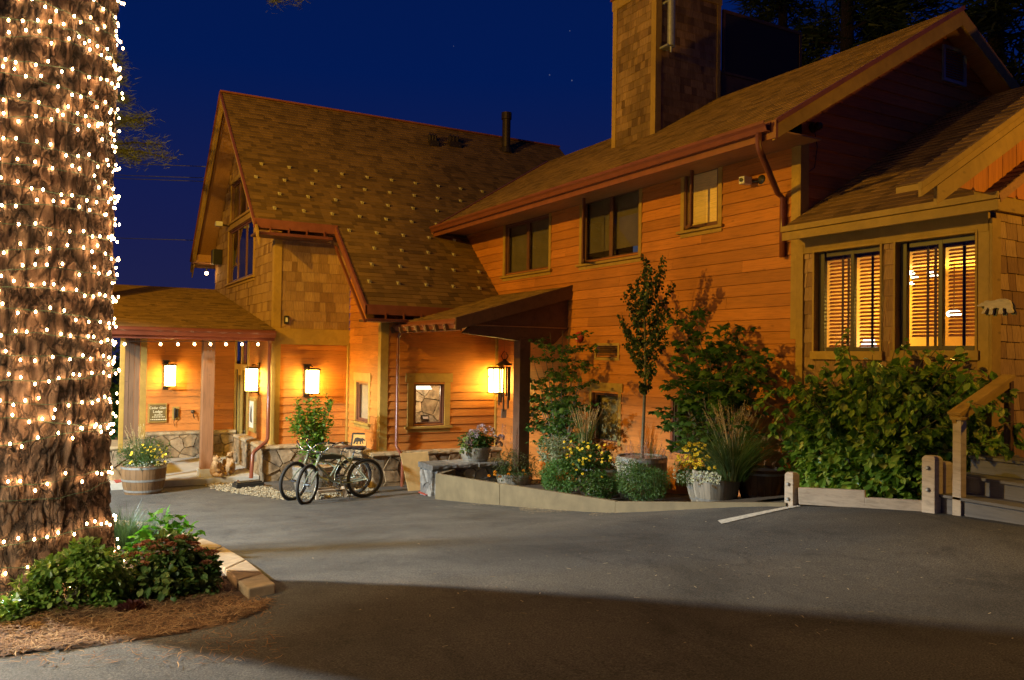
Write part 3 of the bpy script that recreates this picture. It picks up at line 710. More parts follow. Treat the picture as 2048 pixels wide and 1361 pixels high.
def casement(W_, par, wd, ang, mt):
    """open sash hinged at the far jamb (larger Y), swinging out to -X"""
    b = MB(); h0, h1 = W_[2]+.04, W_[3]-.04; y = W_[1]-.04; x = XM-.02
    dx, dy = -math.sin(ang)*wd, -math.cos(ang)*wd
    def q(s, z): return V((x+dx*s, y+dy*s, z))
    k = .055/wd
    b.beam(q(0, h0), q(0, h1), .035, .05); b.beam(q(1, h0), q(1, h1), .035, .05); b.beam(q(0, h1), q(1, h1), .035, .055); b.beam(q(0, h0), q(1, h0), .035, .055)
    P(b, 'casement', mt, par); b = MB(); b.add([q(k, h0), q(1-k, h0), q(1-k, h1), q(k, h1)], [(0, 1, 2, 3)]); P(b, 'casement_pane', M['glass'], par)
casement(W3, o, .42, math.radians(30), M['frame'])
o2 = [c for c in LODGE.children if c.get('label', '').startswith('upper window with one')][0]; casement(W2, o2, .60, math.radians(34), M['frame'])
o = window(Fm, LW1, 'window', 'ground floor window beside the slender potted tree', M['frame'], .16, .09, .0, sash=1); backing(Fm, LW1, o, M['curtain'], -.16); nook(Fm, LW1, o)
o = window(Fm, LW2, 'window', 'ground floor window behind the maple leaves', M['framegrey'], .0, .06, .0, sash=2, trimmat=M['brown']); backing(Fm, LW2, o, M['shade'], -.25, z0f=.0); nook(Fm, LW2, o)
o = window(Fe, EW, 'window', 'lit window with a lampshade inside', M['frame'], .20, .14, .13, sash=1, fw=.05)
o = window(Fd, DW, 'window', 'narrow side window beside the bikes', M['frame'], .19, .10, .13, sash=1, fw=.05); backing(Fd, DW, o, M['curtain'], -.2); nook(Fd, DW, o)
for r, lb in ((GW1, 'tall gable window, lower pair'), (GW2, 'upper gable window under the peak')):
    o = window(Fb, r, 'window', lb, M['frame'], .12, .10, .12, sash=3); nook(Fb, r, o)
# louvre vents
def louvre(F, r, label, mt, fm, n=6):
    a0, a1, z0, z1 = r; b = MB(); w_ = .05
    fbox(b, F, a0-w_, a1+w_, z1, z1+w_, 0, .035); fbox(b, F, a0-w_, a1+w_, z0-w_, z0, 0, .035); fbox(b, F, a0-w_, a0, z0, z1, 0, .035); fbox(b, F, a1, a1+w_, z0, z1, 0, .035)
    o = P(b, 'louvre_vent', fm, label=label); b = MB()
    for i in range(n):
        z = z0+(z1-z0)*(i+.5)/n; h = (z1-z0)/n*.55
        p = F.p; b.add([p(a0, z-h, .028), p(a1, z-h, .028), p(a1, z+h*.6, -.01), p(a0, z+h*.6, -.01)], [(0, 1, 2, 3)])
    fbox(b, F, a0, a1, z0, z1, -.05, -.04)
    P(b, 'slats', mt, o)
louvre(Fm, LV, 'ochre framed wall vent above the ground floor window', M['darkbeam'], M['trim'], 5)
lr = (onY(1884, 130, 7.96).x, onY(1922, 130, 7.96).x, onY(1903, 163, 7.96).z, onY(1903, 104, 7.96).z)
mb_ = plain('pale_vent_metal', (.30, .34, .42), .5); louvre(FY(7.93), lr, 'pale metal vent high in the dark gable', mb_, mb_, 12)

# annex windows with wooden blinds
for r, lb in ((AW1, 'lit window with wooden blinds, next to the corner of the main wall'), (AW2, 'lit window with wooden blinds and bright lamp reflections')):
    a0, a1, z0, z1 = r
    b = MB()
    for q in ((a0-.05, a0-.02, z0-.05, z1+.05), (a1+.02, a1+.05, z0-.05, z1+.05), (a0-.02, a1+.02, z1+.02, z1+.05)): fbox(b, Fa, *q, -.10, .045)
    fbox(b, Fa, a0-.07, a1+.07, z0-.13, z0-.02, -.1, .06)
    o = P(b, 'window', M['trim'], label=lb, bevel=.004)
    b = MB(); md = a0+(a1-a0)*.47
    for x0, x1 in ((a0-.02, a0+.03), (a1-.07, a1+.02), (md-.026, md+.026)): fbox(b, Fa, x0, x1, z0-.02, z1+.02, -.11, -.05)
    fbox(b, Fa, a0+.04, a1-.10, z1-.05, z1+.02, -.11, -.053); fbox(b, Fa, a0+.04, a1-.10, z0-.02, z0+.035, -.11, -.053)
    P(b, 'frame', M['framegrey'], o, bevel=.003)
    b = MB(); b.add([Fa.p(a0, z0, -.07), Fa.p(a1, z0, -.07), Fa.p(a1, z1, -.07), Fa.p(a0, z1, -.07)], [(0, 1, 2, 3)]); P(b, 'pane', M['glass'], o)
    b = MB(); n = 25; zl = z0+.14 if r is AW2 else z0+.03
    for i in range(n):
        z = zl+(z1-.05-zl)*(i+.5)/n
        for x0, x1 in ((a0+.02, md-.03), (md+.03, a1-.065)):
            p = Fa.p; z += random.uniform(-.001, .001)
            b.hexa([p(x0, z-.017, -.155), p(x1, z-.017, -.155), p(x1, z+.010, -.185), p(x0, z+.010, -.185), p(x0, z-.014, -.153), p(x1, z-.014, -.153), p(x1, z+.013, -.183), p(x0, z+.013, -.183)])
    P(b, 'blinds', M['blind'], o)
    b = MB()
    for x0 in (a0+.20, md+.2, a1-.40, md-.25): fbox(b, Fa, x0, x0+.035, z0+.03, z1-.04, -.146, -.143)
    P(b, 'blind_tapes', M['darkbeam'], o)
# rooms behind the lit windows
def room(x0, x1, y0, y1, z0, z1, mt, name='room_interior', open_side='x0'):
    b = MB(); c = [(x0, y0, z0), (x1, y0, z0), (x1, y1, z0), (x0, y1, z0), (x0, y0, z1), (x1, y0, z1), (x1, y1, z1), (x0, y1, z1)]
    fs = {'x0': (3, 0, 4, 7), 'x1': (1, 2, 6, 5), 'y0': (0, 1, 5, 4), 'y1': (2, 3, 7, 6), 'z0': (0, 3, 2, 1), 'z1': (4, 5, 6, 7)}
    b.add(c, [f for k_, f in fs.items() if k_ != open_side]); return P(b, name, mt)
rm = room(9.14, 13.2, 5.45, 7.85, -.4, 2.95, plain('warm_room_wall', (.55, .36, .15), .8, nscale=2, namp=.2))
lamp('POINT', 'dining_room_light', (10.9, 6.6, 2.4), 230, (1.0, .62, .09), shadow_soft_size=.2)
for i, (px, py, X_, r_) in enumerate(((1822, 546, 10.6, .055), (1829, 555, 10.9, .05), (1861, 546, 10.8, .05), (1868, 552, 10.4, .05), (1824, 567, 10.5, .035), (1908, 628, 10.2, .09))):  # last globe imitates the street lamp mirrored in the pane
    p = onX(px, py, X_); R = empty('globe_light', p, ['frosted dining light, upper left behind the blinds by the bear plaque', 'frosted dining light, second of the left cluster behind the blinds', 'frosted dining light, upper right cluster behind the blinds', 'frosted dining light, lower right cluster behind the blinds', 'smallest frosted dining light, lowest of the left cluster', 'large low white globe standing in for a lamp reflection beside the bear plaque'][i], 'light', 'dining room lights')
    bb_ = MB(); bb_.sphere((0, 0, 0), r_, 12, sq=.6); bb_.build('globe', emis('dining_globe', (1.0, .85, .5), 14), R)
    bb_ = MB(); bb_.tube([(0, 0, .02), (0, 0, 2.9-p.z)], .008, 6); bb_.build('cord', M['black'], R)
p = onX(1738, 690, 10.1); R = empty('table_lamp', p, 'small white table lamp behind the blinds of the window by the wall corner', 'lamp')
b = MB(); b.lathe((0, 0, 0), [(.13, -.08), (.07, .08)], 16); b.build('lamp_shade', emis('table_shade', (1.0, .9, .7), 5), R); b = MB(); b.lathe((0, 0, 0), [(.07, -.34), (.06, -.32), (.02, -.25), (.02, -.02)], 12); b.build('base', M['white'], R)
room(6.35, 8.9, 16.80, 19.4, -1.4, 1.9, plain('lobby_plaster', (.50, .42, .30), .8, nscale=2, namp=.2), open_side='y0')
lamp('POINT', 'lobby_light', (7.4, 17.7, 1.2), 260, (1.0, .84, .60), shadow_soft_size=.15)

b = MB(); Fl = FY(18.9); stonework(b, Fl, 7.0, 8.9, -1.3, 1.9, .38, .09, 0, .004); b.box(7.0, 8.9, 18.92, 19.3, -1.4, 1.9, 2); P(b, 'stone_fireplace', [M['stone'], M['cap'], M['mortar']])
b = MB(); b.box(6.5, 7.35, 18.5, 18.85, -1.3, .30); P(b, 'fireplace_opening', M['black'])
p = onY(846, 774, 17.3); R = empty('pendant_lamp', p, 'lit white pendant lampshade seen through the entrance window', 'lamp')
b = MB(); b.lathe(p, [(.21, -.055), (.135, .06), (.13, .06), (.20, -.055)], 20); o = b.build('lamp_shade', emis('lit_shade', (1.0, .86, .62), 3.0), R); o.location = -p
b = MB(); b.tube([p+V((0, 0, .05)), p+V((0, 0, .5))], .006, 6); o = b.build('cord', M['black'], R); o.location = -p
lamp('POINT', 'pendant_bulb', (p.x, p.y, p.z-.12), 16, (1.0, .85, .6), shadow_soft_size=.05)
p = onY(854, 852, 17.05); b = MB(); b.box(6.7, 8.0, 17.0, 17.6, p.z-.06, p.z-.02); P(b, 'counter', M['red'])
q = onY(851, 840, 17.2); R = empty('picture_frame', q, 'small dark framed notice on the red counter behind the entrance window', 'picture frame')
b = MB(); b.beam(q+V((0, 0, -.09)), q+V((0, .05, .10)), .20, .02, up=V((0, 1, 0))); o = b.build('frame', M['black'], R); o.location = -q
b = MB(); b.beam(q+V((0, -.014, .02)), q+V((0, .009, .07)), .13, .006, up=V((0, 1, 0))); o = b.build('notice', M['white'], R); o.location = -q

# porch door and sidelight on the porch side wall
b = MB()
for a, c in ((21.25, 21.42), (22.05, 22.17), (22.86, 23.0)): fbox(b, Fb, a, c, -1.5, 1.9, 0, .045)
fbox(b, Fb, 21.42, 22.86, 1.15, 1.30, 0, .04); fbox(b, Fb, 21.25, 23.0, 1.9, 2.0, 0, .045)
o = P(b, 'entrance_door', M['trim'], label='ochre framed glass door under the porch', bevel=.004)
b = MB()
for a, c, z0, z1 in ((22.17, 22.27, -1.4, 1.15), (22.76, 22.86, -1.4, 1.15), (22.27, 22.76, 1.0, 1.15), (22.27, 22.76, -1.4, -.6)): fbox(b, Fb, a, c, z0, z1, -.06, -.02)
P(b, 'frame', M['trim'], o); b = MB(); fbox(b, Fb, 21.42, 22.86, -1.4, 1.85, -.05, -.045); P(b, 'pane', M['glass'], o)
b = MB(); fbox(b, Fb, 21.3, 22.95, -1.5, 1.9, -.5, -.48); P(b, 'lobby_backdrop', M['curtain'], o)
b = MB(); fbox(b, Fb, 21.46, 21.56, -1.4, 1.1, -.05, .0); P(b, 'jamb', M['maroon'], o)
# porch: side screen of dark boards, stone pier
b = MB(); x = onY(246, 800, 20.6).x; xe = onY(279, 800, 20.6).x
while x < xe-.02: b.box(x, x+.105, 20.58, 20.62, -.35, 1.95); x += .112
P(b, 'porch_screen', M['planks'], label='dark plank screen at the porch end')
b = MB(); b.box(xe+.0, xe+.13, 20.5, 20.62, -.4, 1.96); P(b, 'corner_board', M['trim'], bevel=.005); b = MB(); b.box(onY(240, 800, 18.7).x-.02, onY(240, 800, 18.7).x+.07, 18.62, 18.7, -.5, 1.9)
P(b, 'corner_board', M['trim'], bevel=.005)
b = MB(); x0 = onY(224, 900, 19.2).x; x1 = onY(262, 900, 19.2).x
stonework(b, FY(19.2), x0, x1, -1.6, -.50, .25, .05, 0); b.box(x0, x1, 19.2, 20.6, -1.6, -.5, 2); stonework(b, FX(x0), 19.2, 20.6, -1.6, -.5, .25, .05, 0)
capstones(b, FY(20.6), x0-.08, x1+.05, -.5, 0, 1.48, .09, 1)
P(b, 'stone_pier', [M['stone'], M['cap'], M['mortar']])

# chimney clad in cedar shakes on the main roof
def on_main_roof(px, py):
    d = ray(px, py); t = (4.70-.59*8.15-EYE.z)/(d.z-.59*d.x); return EYE+d*t
c1 = on_main_roof(1310, 268); XC = c1.x; Yc0 = c1.y; Yc1 = onX(1226, 290, XC).y
Xc1 = onY(1440, 100, Yc0).x; zcap = onX(1226, 26, XC).z; zc0 = MR(XC)-.02
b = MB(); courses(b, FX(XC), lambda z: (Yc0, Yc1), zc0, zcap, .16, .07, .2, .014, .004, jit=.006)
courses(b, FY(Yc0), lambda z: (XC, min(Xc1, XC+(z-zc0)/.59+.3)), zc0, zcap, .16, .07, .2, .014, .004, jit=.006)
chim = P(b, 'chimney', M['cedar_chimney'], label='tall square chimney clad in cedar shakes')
b = MB(); b.box(XC-.03, XC, Yc0-.03, Yc0+.12, zc0-.05, zcap+.05); b.box(XC, XC+.12, Yc0-.03, Yc0, zc0, zcap+.05); b.box(XC-.03, XC, Yc1-.12, Yc1+.02, zc0-.1, zcap+.05)
b.box(Xc1-.10, Xc1+.0, Yc0-.03, Yc0, MR(Xc1)-.2, zcap+.05)
b.box(XC-.04, Xc1+.02, Yc0-.04, Yc0-.005, zcap, zcap+.22); b.box(XC-.04, XC-.005, Yc0, Yc1+.04, zcap, zcap+.22)
P(b, 'chimney_trim', M['trim'], chim, bevel=.004)
b = MB(); b.box(XC-.07, Xc1+.05, Yc0-.07, Yc1+.07, zcap+.22, zcap+.27); b.box(XC, Xc1, Yc0+.01, Yc1-.01, zc0, zcap+.2); P(b, 'chimney_cap', M['brown'], chim)
# roof deck behind with framed glass wind screen
Ydk = Yc0+.02; xa = onY(1447, 80, Ydk).x; xb = onY(1604, 100, Ydk).x; zt = onY(1447, 18, Ydk).z; zb_ = onY(1447, 143, Ydk).z
b = MB(); b.box(xa, xb, Ydk, Ydk+.06, zt-.07, zt); b.box(xa, xa+.06, Ydk, Ydk+.06, zb_, zt-.07); b.box(xb-.07, xb, Ydk, Ydk+.06, zb_-.2, zt-.07); b.box(xa-.1, xb, Ydk-.02, Ydk+.08, zb_-.06, zb_)
b.box(xa-.06, xb, Ydk+.0, Ydk+.05, MR(xa)-.3, zb_-.06)
o = P(b, 'roof_deck_screen', M['darkbeam'], label='dark framed glass screen around the roof deck', bevel=.005)
b = MB(); b.box(xa+.06, xb-.07, Ydk+.02, Ydk+.03, zb_, zt-.07); P(b, 'pane', plain('smoked_glass', (.018, .011, .007), .6), o)
# light coloured mast pipe in front of the chimney
pm = onY(1342, 100, Yc0-.25)
b = MB(); zz = onY(1342, 92, Yc0-.25).z; b.lathe((pm.x, Yc0-.25, 0), [(.075, zz), (.075, zz+3)], 14); b.lathe((pm.x, Yc0-.25, 0), [(.02, zz-.13), (.025, zz)], 10)
b.box(pm.x-.11, pm.x+.09, Yc0-.27, Yc0-.02, zz-.02, zz+.02); b.box(pm.x-.04, pm.x+.0, Yc0-.25, Yc0-.02, zz+.9, zz+.94)
tag(b.build('antenna_tube', M['galv'], smooth=False), 'pale vertical tube fixed to the shaded side of the shingled chimney', 'antenna')
# flue pipe and two vents near the steep ridge
def on_steep(px, py):
    d = ray(px, py); t = (4.50-.9*18.3-EYE.z)/(d.z-.9*d.y); return EYE+d*t
f = on_steep(1012, 303)
b = MB(); z1 = onY(1012, 226, f.y).z
b.lathe((f.x, f.y, 0), [(.19, f.z-.05), (.17, f.z+.10), (.13, f.z+.12), (.13, z1-.22), (.16, z1-.20), (.16, z1)], 14)
P(b, 'flue_pipe', M['bronze'], label='tall dark flue pipe near the ridge')
for px, py in ((865, 288), (907, 290)):
    f = on_steep(px, py); b = MB(); s_ = 1 if px < 900 else 1.3
    b.box(f.x-.14*s_, f.x+.14*s_, f.y-.16, f.y+.16, f.z-.1, f.z+.06)
    for i in range(3): b.lathe((f.x-.09*s_+.09*i*s_, f.y, f.z), [(.055, 0), (.05, .22), (.06, .24), (.0, .30)], 8)
    P(b, 'roof_vent', M['bronze'], label='small roof vent with three caps')
# ================================================================ big pine with string lights
TC = V((-.20, 7.25, G(-.2, 7.25))); TR = .655
def bark_r(a, z):
    p = V((math.cos(a)*1.9, math.sin(a)*1.9, z*.95))
    q = V((p.x+noise.noise(p*1.3)*.5, p.y+noise.noise(p*1.3+V((9, 2, 1)))*.5, p.z+.35*noise.noise(p*2.1)))
    d = noise.voronoi(q*2.3)[0]; e = min(1, max(0, (d[1]-d[0])*2.6))
    q2 = V((q.x*2.2, q.y*2.2, q.z*1.7)); d2 = noise.voronoi(q2*3.0)[0]; e2 = min(1, (d2[1]-d2[0])*2.5)
    e = e**.6; fl = .14*max(0, .9-(z-TC.z))**2
    h = .040*e + .020*e2 + .014*noise.noise(q*12) + .010*noise.noise(q*30)
    return TR*(1-.012*(z-TC.z)) + fl*.8 - .03 + h, e*.7+e2*.3
def bark_mat():
    mt, nt, b = newmat('pine_bark'); at = nt.nodes.new('ShaderNodeAttribute'); at.attribute_name = 'plate'
    vec = coords(nt, (1, 1, .45)); n = tnoise(nt, vec, 14, 8, .7); n2 = tnoise(nt, vec, 3, 4)
    vo = nt.nodes.new('ShaderNodeTexVoronoi'); vo.feature = 'DISTANCE_TO_EDGE'; vo.inputs['Scale'].default_value = 13
    wv = nt.nodes.new('ShaderNodeVectorMath'); wv.operation = 'ADD'; nn = nt.nodes.new('ShaderNodeTexNoise'); nn.inputs['Scale'].default_value = 7; nn.inputs['Detail'].default_value = 6
    nt.links.new(vec, nn.inputs['Vector']); sc_ = nt.nodes.new('ShaderNodeVectorMath'); sc_.operation = 'SCALE'; sc_.inputs['Scale'].default_value = .22; nt.links.new(nn.outputs['Color'], sc_.inputs[0])
    nt.links.new(vec, wv.inputs[0]); nt.links.new(sc_.outputs[0], wv.inputs[1]); nt.links.new(wv.outputs[0], vo.inputs['Vector'])
    c = tramp(nt, at.outputs['Fac'], [(.08, (.028, .016, .010)), (.4, (.115, .068, .042)), (.75, (.25, .155, .098))])
    crk = tramp(nt, vo.outputs['Distance'], [(.0, (.16, .14, .13)), (.10, (1, 1, 1))]); c = tmix(nt, c, crk, .85, 'MULTIPLY')
    c = tmix(nt, c, tramp(nt, n, [(.3, (.55, .52, .5)), (.55, (1, 1, 1)), (.75, (1.35, 1.3, 1.2))]), 1, 'MULTIPLY')
    c = tmix(nt, c, tramp(nt, n2, [(.35, (.75, .78, .8)), (.65, (1.15, 1.05, 1.0))]), 1, 'MULTIPLY')
    nt.links.new(c, b.inputs['Base Color']); b.inputs['Roughness'].default_value = .9; n3 = tnoise(nt, vec, 60, 5, .7); hh_ = tmath(nt, 'ADD', tmath(nt, 'MULTIPLY', n, 1.0), tmath(nt, 'ADD', tmath(nt, 'MULTIPLY', n3, .5), tmath(nt, 'MULTIPLY', tmath(nt, 'MINIMUM', vo.outputs['Distance'], .15), 6.0))); tbump(nt, b, hh_, 1.0, .03); return mt
M['bark'] = bark_mat()
tree = empty('pine_tree', TC, 'massive rough barked pine trunk wrapped in small warm lights', 'tree')
b = MB(); NA, z0, z1 = 330, TC.z-.3, 7.6; NZ = 400; att = []
for j in range(NZ+1):
    z = z0+(z1-z0)*j/NZ
    for i in range(NA):
        a = 2*PI*i/NA; r, e = bark_r(a, z); b.v.append((TC.x+r*math.cos(a), TC.y+r*math.sin(a), z)); att.append(e)
b.f = [(j*NA+i, j*NA+(i+1) % NA, (j+1)*NA+(i+1) % NA, (j+1)*NA+i) for j in range(NZ) for i in range(NA)]
b.m = [0]*len(b.f)
tr = b.build('trunk', M['bark'], tree, smooth=True); tr.location = -TC
at = tr.data.attributes.new('plate', 'FLOAT', 'POINT'); at.data.foreach_set('value', att)
b = MB(); b.tube([(TC.x, TC.y, 7.5), (TC.x+.1, TC.y, 12), (TC.x+.1, TC.y+.2, 17)], [.60, .45, .2], 20); o = b.build('upper_trunk', M['bark'], tree, smooth=True); o.location = -TC

SL = empty('string_lights', TC, 'warm white mini lights on green wire spiralling round the pine trunk', 'string lights')
wire_m = plain('green_wire', (.03, .07, .035), .5)
bulb_m = emis('warm_bulb', (1.0, .60, .27), 120)
ca = math.atan2(-TC.y, -TC.x)           # direction of the viewer from the trunk
bulbs = []; wb = MB()
nrow = 33; zz = -.02
rows = []
for k in range(nrow):
    rows.append(zz + TC.z+.22); zz += random.uniform(.125, .165) if k not in (2, 4) else random.uniform(.27, .33)
for k, zr in enumerate(rows):
    ph = random.uniform(0, 6); tilt = random.uniform(-.06, .06); pts = []
    for i in range(61):
        a = ca-1.95+3.9*i/60; z = zr + tilt*math.sin(a-ca) + .022*math.sin(3*a+ph)+.012*noise.noise(V((a*4, k*3.1, 0)))
        r = bark_r(a, z)[0]+.020; pts.append((TC.x+r*math.cos(a), TC.y+r*math.sin(a), z))
    wb.tube(pts, .0028, 4)
    if k == 3: continue                 # one run of wire is unlit
    a = ca-1.85+random.uniform(0, .1)
    while a < ca+1.85:
        z = zr + tilt*math.sin(a-ca) + .022*math.sin(3*a+ph) + random.uniform(-.042, .042)
        r = bark_r(a, z)[0]+random.uniform(.028, .045); bulbs.append((V((TC.x+r*math.cos(a), TC.y+r*math.sin(a), z)), abs(a-ca)))
        a += random.uniform(.095, .19)
wb.build('wire', wire_m, SL, kind='stuff').location = -TC
bm0 = MB(); bm0.sphere((0, 0, 0), .0088, 6, sq=1.35); t = bm0.build('bulb', bulb_m); bulb_me = t.data; bpy.data.objects.remove(t)
ray_t = lambda p: (p-EYE).length
vis = [bb for bb in bulbs if abs((bb[0]-EYE).dot(CR)/(bb[0]-EYE).dot(CF)) < .63 and (bb[0]-EYE).dot(CU)/(bb[0]-EYE).dot(CF) < .42]
vis.sort(key=lambda q: ray_t(q[0])); near = vis[:100]; ids = set(id(q) for q in near)
for p, _ in near:
    o = bpy.data.objects.new('bulb', bulb_me); col.objects.link(o); o.parent = SL; o.location = p-TC
bm0 = MB()
for q in bulbs:
    if id(q) not in ids: bm0.sphere(q[0], .0088, 6, sq=1.35)
bm0.build('bulbs', bulb_m, SL, kind='stuff').location = -TC

# ================================================================ wall lanterns
lglass = emis('frosted_lantern_glass', (1.0, .64, .13), 58)
def lantern_parts(root):
    """built facing -Y, wall plane at y=0, glass centre in front"""
    b = MB(); b.box(-.17, -.02, -.03, 0, -.42, .44); b.box(-.20, .01, -.045, 0, .44, .465); b.tube([(-.09, -.03, .38), (-.06, -.16, .42), (.0, -.22, .40)], .013, 6)
    b.tube([(-.09, -.03, -.36), (-.0, -.2, -.33)], .011, 6)
    b.build('bracket', M['bronze'], root)
    b = MB()
    for x in (-.145, .145):
        for y in (-.365, -.075): b.box(x-.012, x+.012, y-.012, y+.012, -.30, .31)
    b.box(-.175, .175, -.40, -.04, .31, .335); b.box(-.155, .155, -.38, -.06, .335, .36); b.box(-.165, .165, -.385, -.055, -.33, -.30)
    b.lathe((0, -.22, 0), [(.03, -.36), (.018, -.33)], 8)
    cg = b.build('cage', M['bronze'], root)
    b = MB(); b.box(-.135, .135, -.355, -.085, -.295, .30); b.build('glass', lglass, cg)
    b = MB()
    for (x, z) in ((.06, -.2), (.08, -.16), (-.05, .05), (-.1, .1)): b.prism([(x-.02, -.372, z), (x+.005, -.372, z-.03), (x+.03, -.372, z), (x+.01, -.372, z+.04)], (0, .004, 0))
    b.build('leaf_cutout', M['bronze'], cg)
LP = []
def lan(p, rz, label):
    if not LP:
        r = empty('wall_lantern', p, label, 'lantern', 'lanterns around the entrance', rz); r.scale = (.86, .86, .86); lantern_parts(r); LP.append(r)
    else:
        r = copy_tree(LP[0]); r.location = p; r.rotation_euler = (0, 0, rz); r['label'] = label
    return r
p = onY(341, 752, 22.97-.25); lan((p.x, 22.97, p.z), 0, 'lit lantern above the carved lodge sign under the porch')
p = onX(497, 760, 4.20); lan((4.46, p.y, p.z), -PI/2, 'lit lantern on the porch side wall next to the downspout')
p = onY(626, 764, 18.58); lan((p.x, 18.82, p.z), 0, 'lit lantern on the orange wall above the climbing plant')
p = onX(989, 762, 8.80); lan((9.03, p.y+.02, p.z), -PI/2, 'lit lantern behind the wind chime')

# bulbs on the porch gutter and at the gable corner
cl = emis('clear_bulb', (1.0, .62, .25), 60)
ps = [onY(x, 689, 18.30) for x in (249, 321, 356, 389, 421, 452, 484, 516)]
r = empty('bulb_string', ps[0], 'row of clear glass bulbs hanging under the porch gutter', 'string lights')
b = MB(); b.tube([p+V((0, .02, .06)) for p in ps], .006, 5)
for p in ps: b.lathe((p.x, p.y, p.z), [(.013, .015), (.013, .06)], 8)
b.build('wire', M['black'], r).location = -ps[0]
b = MB(); b.sphere((0, 0, 0), .026, 8, sq=1.2); t = b.build('bulb', cl); me = t.data; bpy.data.objects.remove(t)
for p in ps:
    o = bpy.data.objects.new('bulb', me); col.objects.link(o); o.parent = r; o.location = p-ps[0]
p = onX(413, 547, 4.2); b = MB(); b.sphere(p, .05, 10); b.lathe(p, [(.02, .05), (.02, .16), (.05, .17)], 8, m=1)
r = empty('bare_bulb', p, 'single bright bare bulb at the lower corner of the steep gable', 'bulb')
o = b.build('bulb', [cl, M['black']], r); o.location = -p

# ================================================================ things on the walls
def text(body, size, p, F_, mt, parent, name='lettering', ext=.002):
    c = bpy.data.curves.new(name, 'FONT'); c.body = body; c.size = size; c.align_x = 'CENTER'; c.extrude = ext
    o = bpy.data.objects.new(name, c); col.objects.link(o); c.materials.append(mt); o.parent = parent
    bpy.context.view_layer.update(); me = bpy.data.meshes.new_from_object(o.evaluated_get(bpy.context.evaluated_depsgraph_get())); bpy.data.objects.remove(o)
    o = bpy.data.objects.new(name, me); col.objects.link(o); o.parent = parent; o.location = p; o.rotation_euler = F_; return o
p = onY(317, 826, 22.9); r = empty('lodge_sign', (p.x, 22.95, p.z), 'carved wooden Cedar Glen Lodge sign with cream lettering below the porch lantern', 'sign')
signm = plain('sign_green_brown', (.13, .085, .022), .6, nscale=8)
b = MB(); b.box(-.25, .20, -.05, 0, -.25, .24); b.build('board', M['trim'], r, bevel=.005)
b = MB(); b.box(-.21, .165, -.06, -.05, -.22, .21); b.build('panel', signm, r)
crm = plain('cream_letters', (.75, .66, .42), .5)
text('Cedar Glen', .085, (-.02, -.064, .10), (PI/2, 0, 0), crm, r); text('Lodge', .095, (-.02, -.064, -.0), (PI/2, 0, 0), crm, r)
b = MB()
for z, w_ in ((-.065, .10), (-.115, .15), (-.18, .19)):
    x = -w_
    while x < w_:
        l = random.uniform(.015, .05); b.box(x, min(x+l, w_), -.066, -.06, z, z+.018); x += l+.012
b.build('small_lettering', crm, r, kind='stuff')
p = onY(352, 827, 22.9); r = empty('wall_telephone', (p.x, 22.95, p.z), 'black handset telephone on a cream plate beside the lodge sign', 'telephone')
b = MB(); b.box(-.085, .085, -.02, 0, -.16, .17); b.build('plate', M['trim'], r, bevel=.006)
b = MB(); b.box(-.05, .05, -.07, -.02, -.10, .12); b.build('body', M['black'], r, bevel=.012)
b = MB(); b.tube([(-.03, -.09, .13), (-.035, -.11, .06), (-.035, -.11, -.06), (-.03, -.09, -.12)], [.028, .016, .016, .028], 8); b.build('handset', M['black'], r)
b = MB(); b.tube([(-.03, -.09, -.12), (-.05, -.06, -.22), (-.03, -.04, -.30), (-.01, -.03, -.34)], .008, 5); b.build('cord', M['black'], r)
p = onY(386, 824, 22.9); b = MB(); b.lathe((p.x, 22.95, p.z), [(.05, 0), (.05, .03), (.02, .04), (.02, .12)], 10, axis=V((0, -1, 0))); b.tube([(p.x, 22.86, p.z), (p.x, 22.84, p.z-.08), (p.x+.03, 22.84, p.z-.17)], .014, 6)
tag(b.build('garden_tap', M['bronze']), 'small dark hose tap on the porch wall beside the telephone', 'tap')
p = onX(502, 829, 4.4); r = empty('display_case', (4.46, p.y, p.z), 'cream framed notice case on the porch side wall under a lantern', 'notice case')
b = MB(); b.box(-.05, 0, -.32, .32, -.42, .42); b.build('frame', M['trim'], r, bevel=.006)
b = MB(); b.box(-.055, -.05, -.22, .22, -.32, .32); b.build('panel', M['cream'], r)
b = MB(); b.prism([(-.06, y, z) for y, z in ((-.1, -.2), (.08, -.18), (.1, .0), (.06, .15), (.0, .22), (-.06, .12), (-.04, 0))], (.004, 0, 0)); b.build('silhouette', M['black'], r)
# light sensor, speaker, floodlight
p = onY(573, 640, 18.8); r = empty('light_sensor', p, 'small white photocell with black hood on the shake wall', 'sensor')
b = MB(); b.box(-.05, .04, -.03, .05, -.09, .09); b.box(-.05, .04, -.09, -.03, .06, .09); b.build('housing', M['black'], r, bevel=.006)
b = MB(); b.box(-.03, .02, -.05, -.03, -.05, .05); b.build('lens', M['cream'], r)
b = MB(); b.tube([(.0, .02, -.09), (-.05, .03, -.16), (-.3, .035, -.18), (-.55, .04, -.17)], .006, 5); b.build('cable', M['trim'], r)
p = onX(434, 515, 4.35); b = MB(); b.box(4.22, 4.47, p.y-.16, p.y+.16, p.z-.22, p.z+.22); b.box(4.205, 4.22, p.y-.13, p.y+.13, p.z-.19, p.z+.19)
tag(b.build('outdoor_speaker', M['black'], bevel=.01), 'black box speaker fixed to the shingled gable end', 'speaker')
p = onX(440, 449, 4.2); r = empty('floodlight', p, 'small pale floodlight on the shingled gable end', 'floodlight')
b = MB(); b.box(-.12, .06, -.09, .09, -.06, .07); b.build('head', M['cream'], r, bevel=.01); b = MB(); b.tube([(.0, 0, 0), (.15, 0, -.02), (.27, 0, -.02)], .025, 8); b.build('arm', M['bronze'], r)
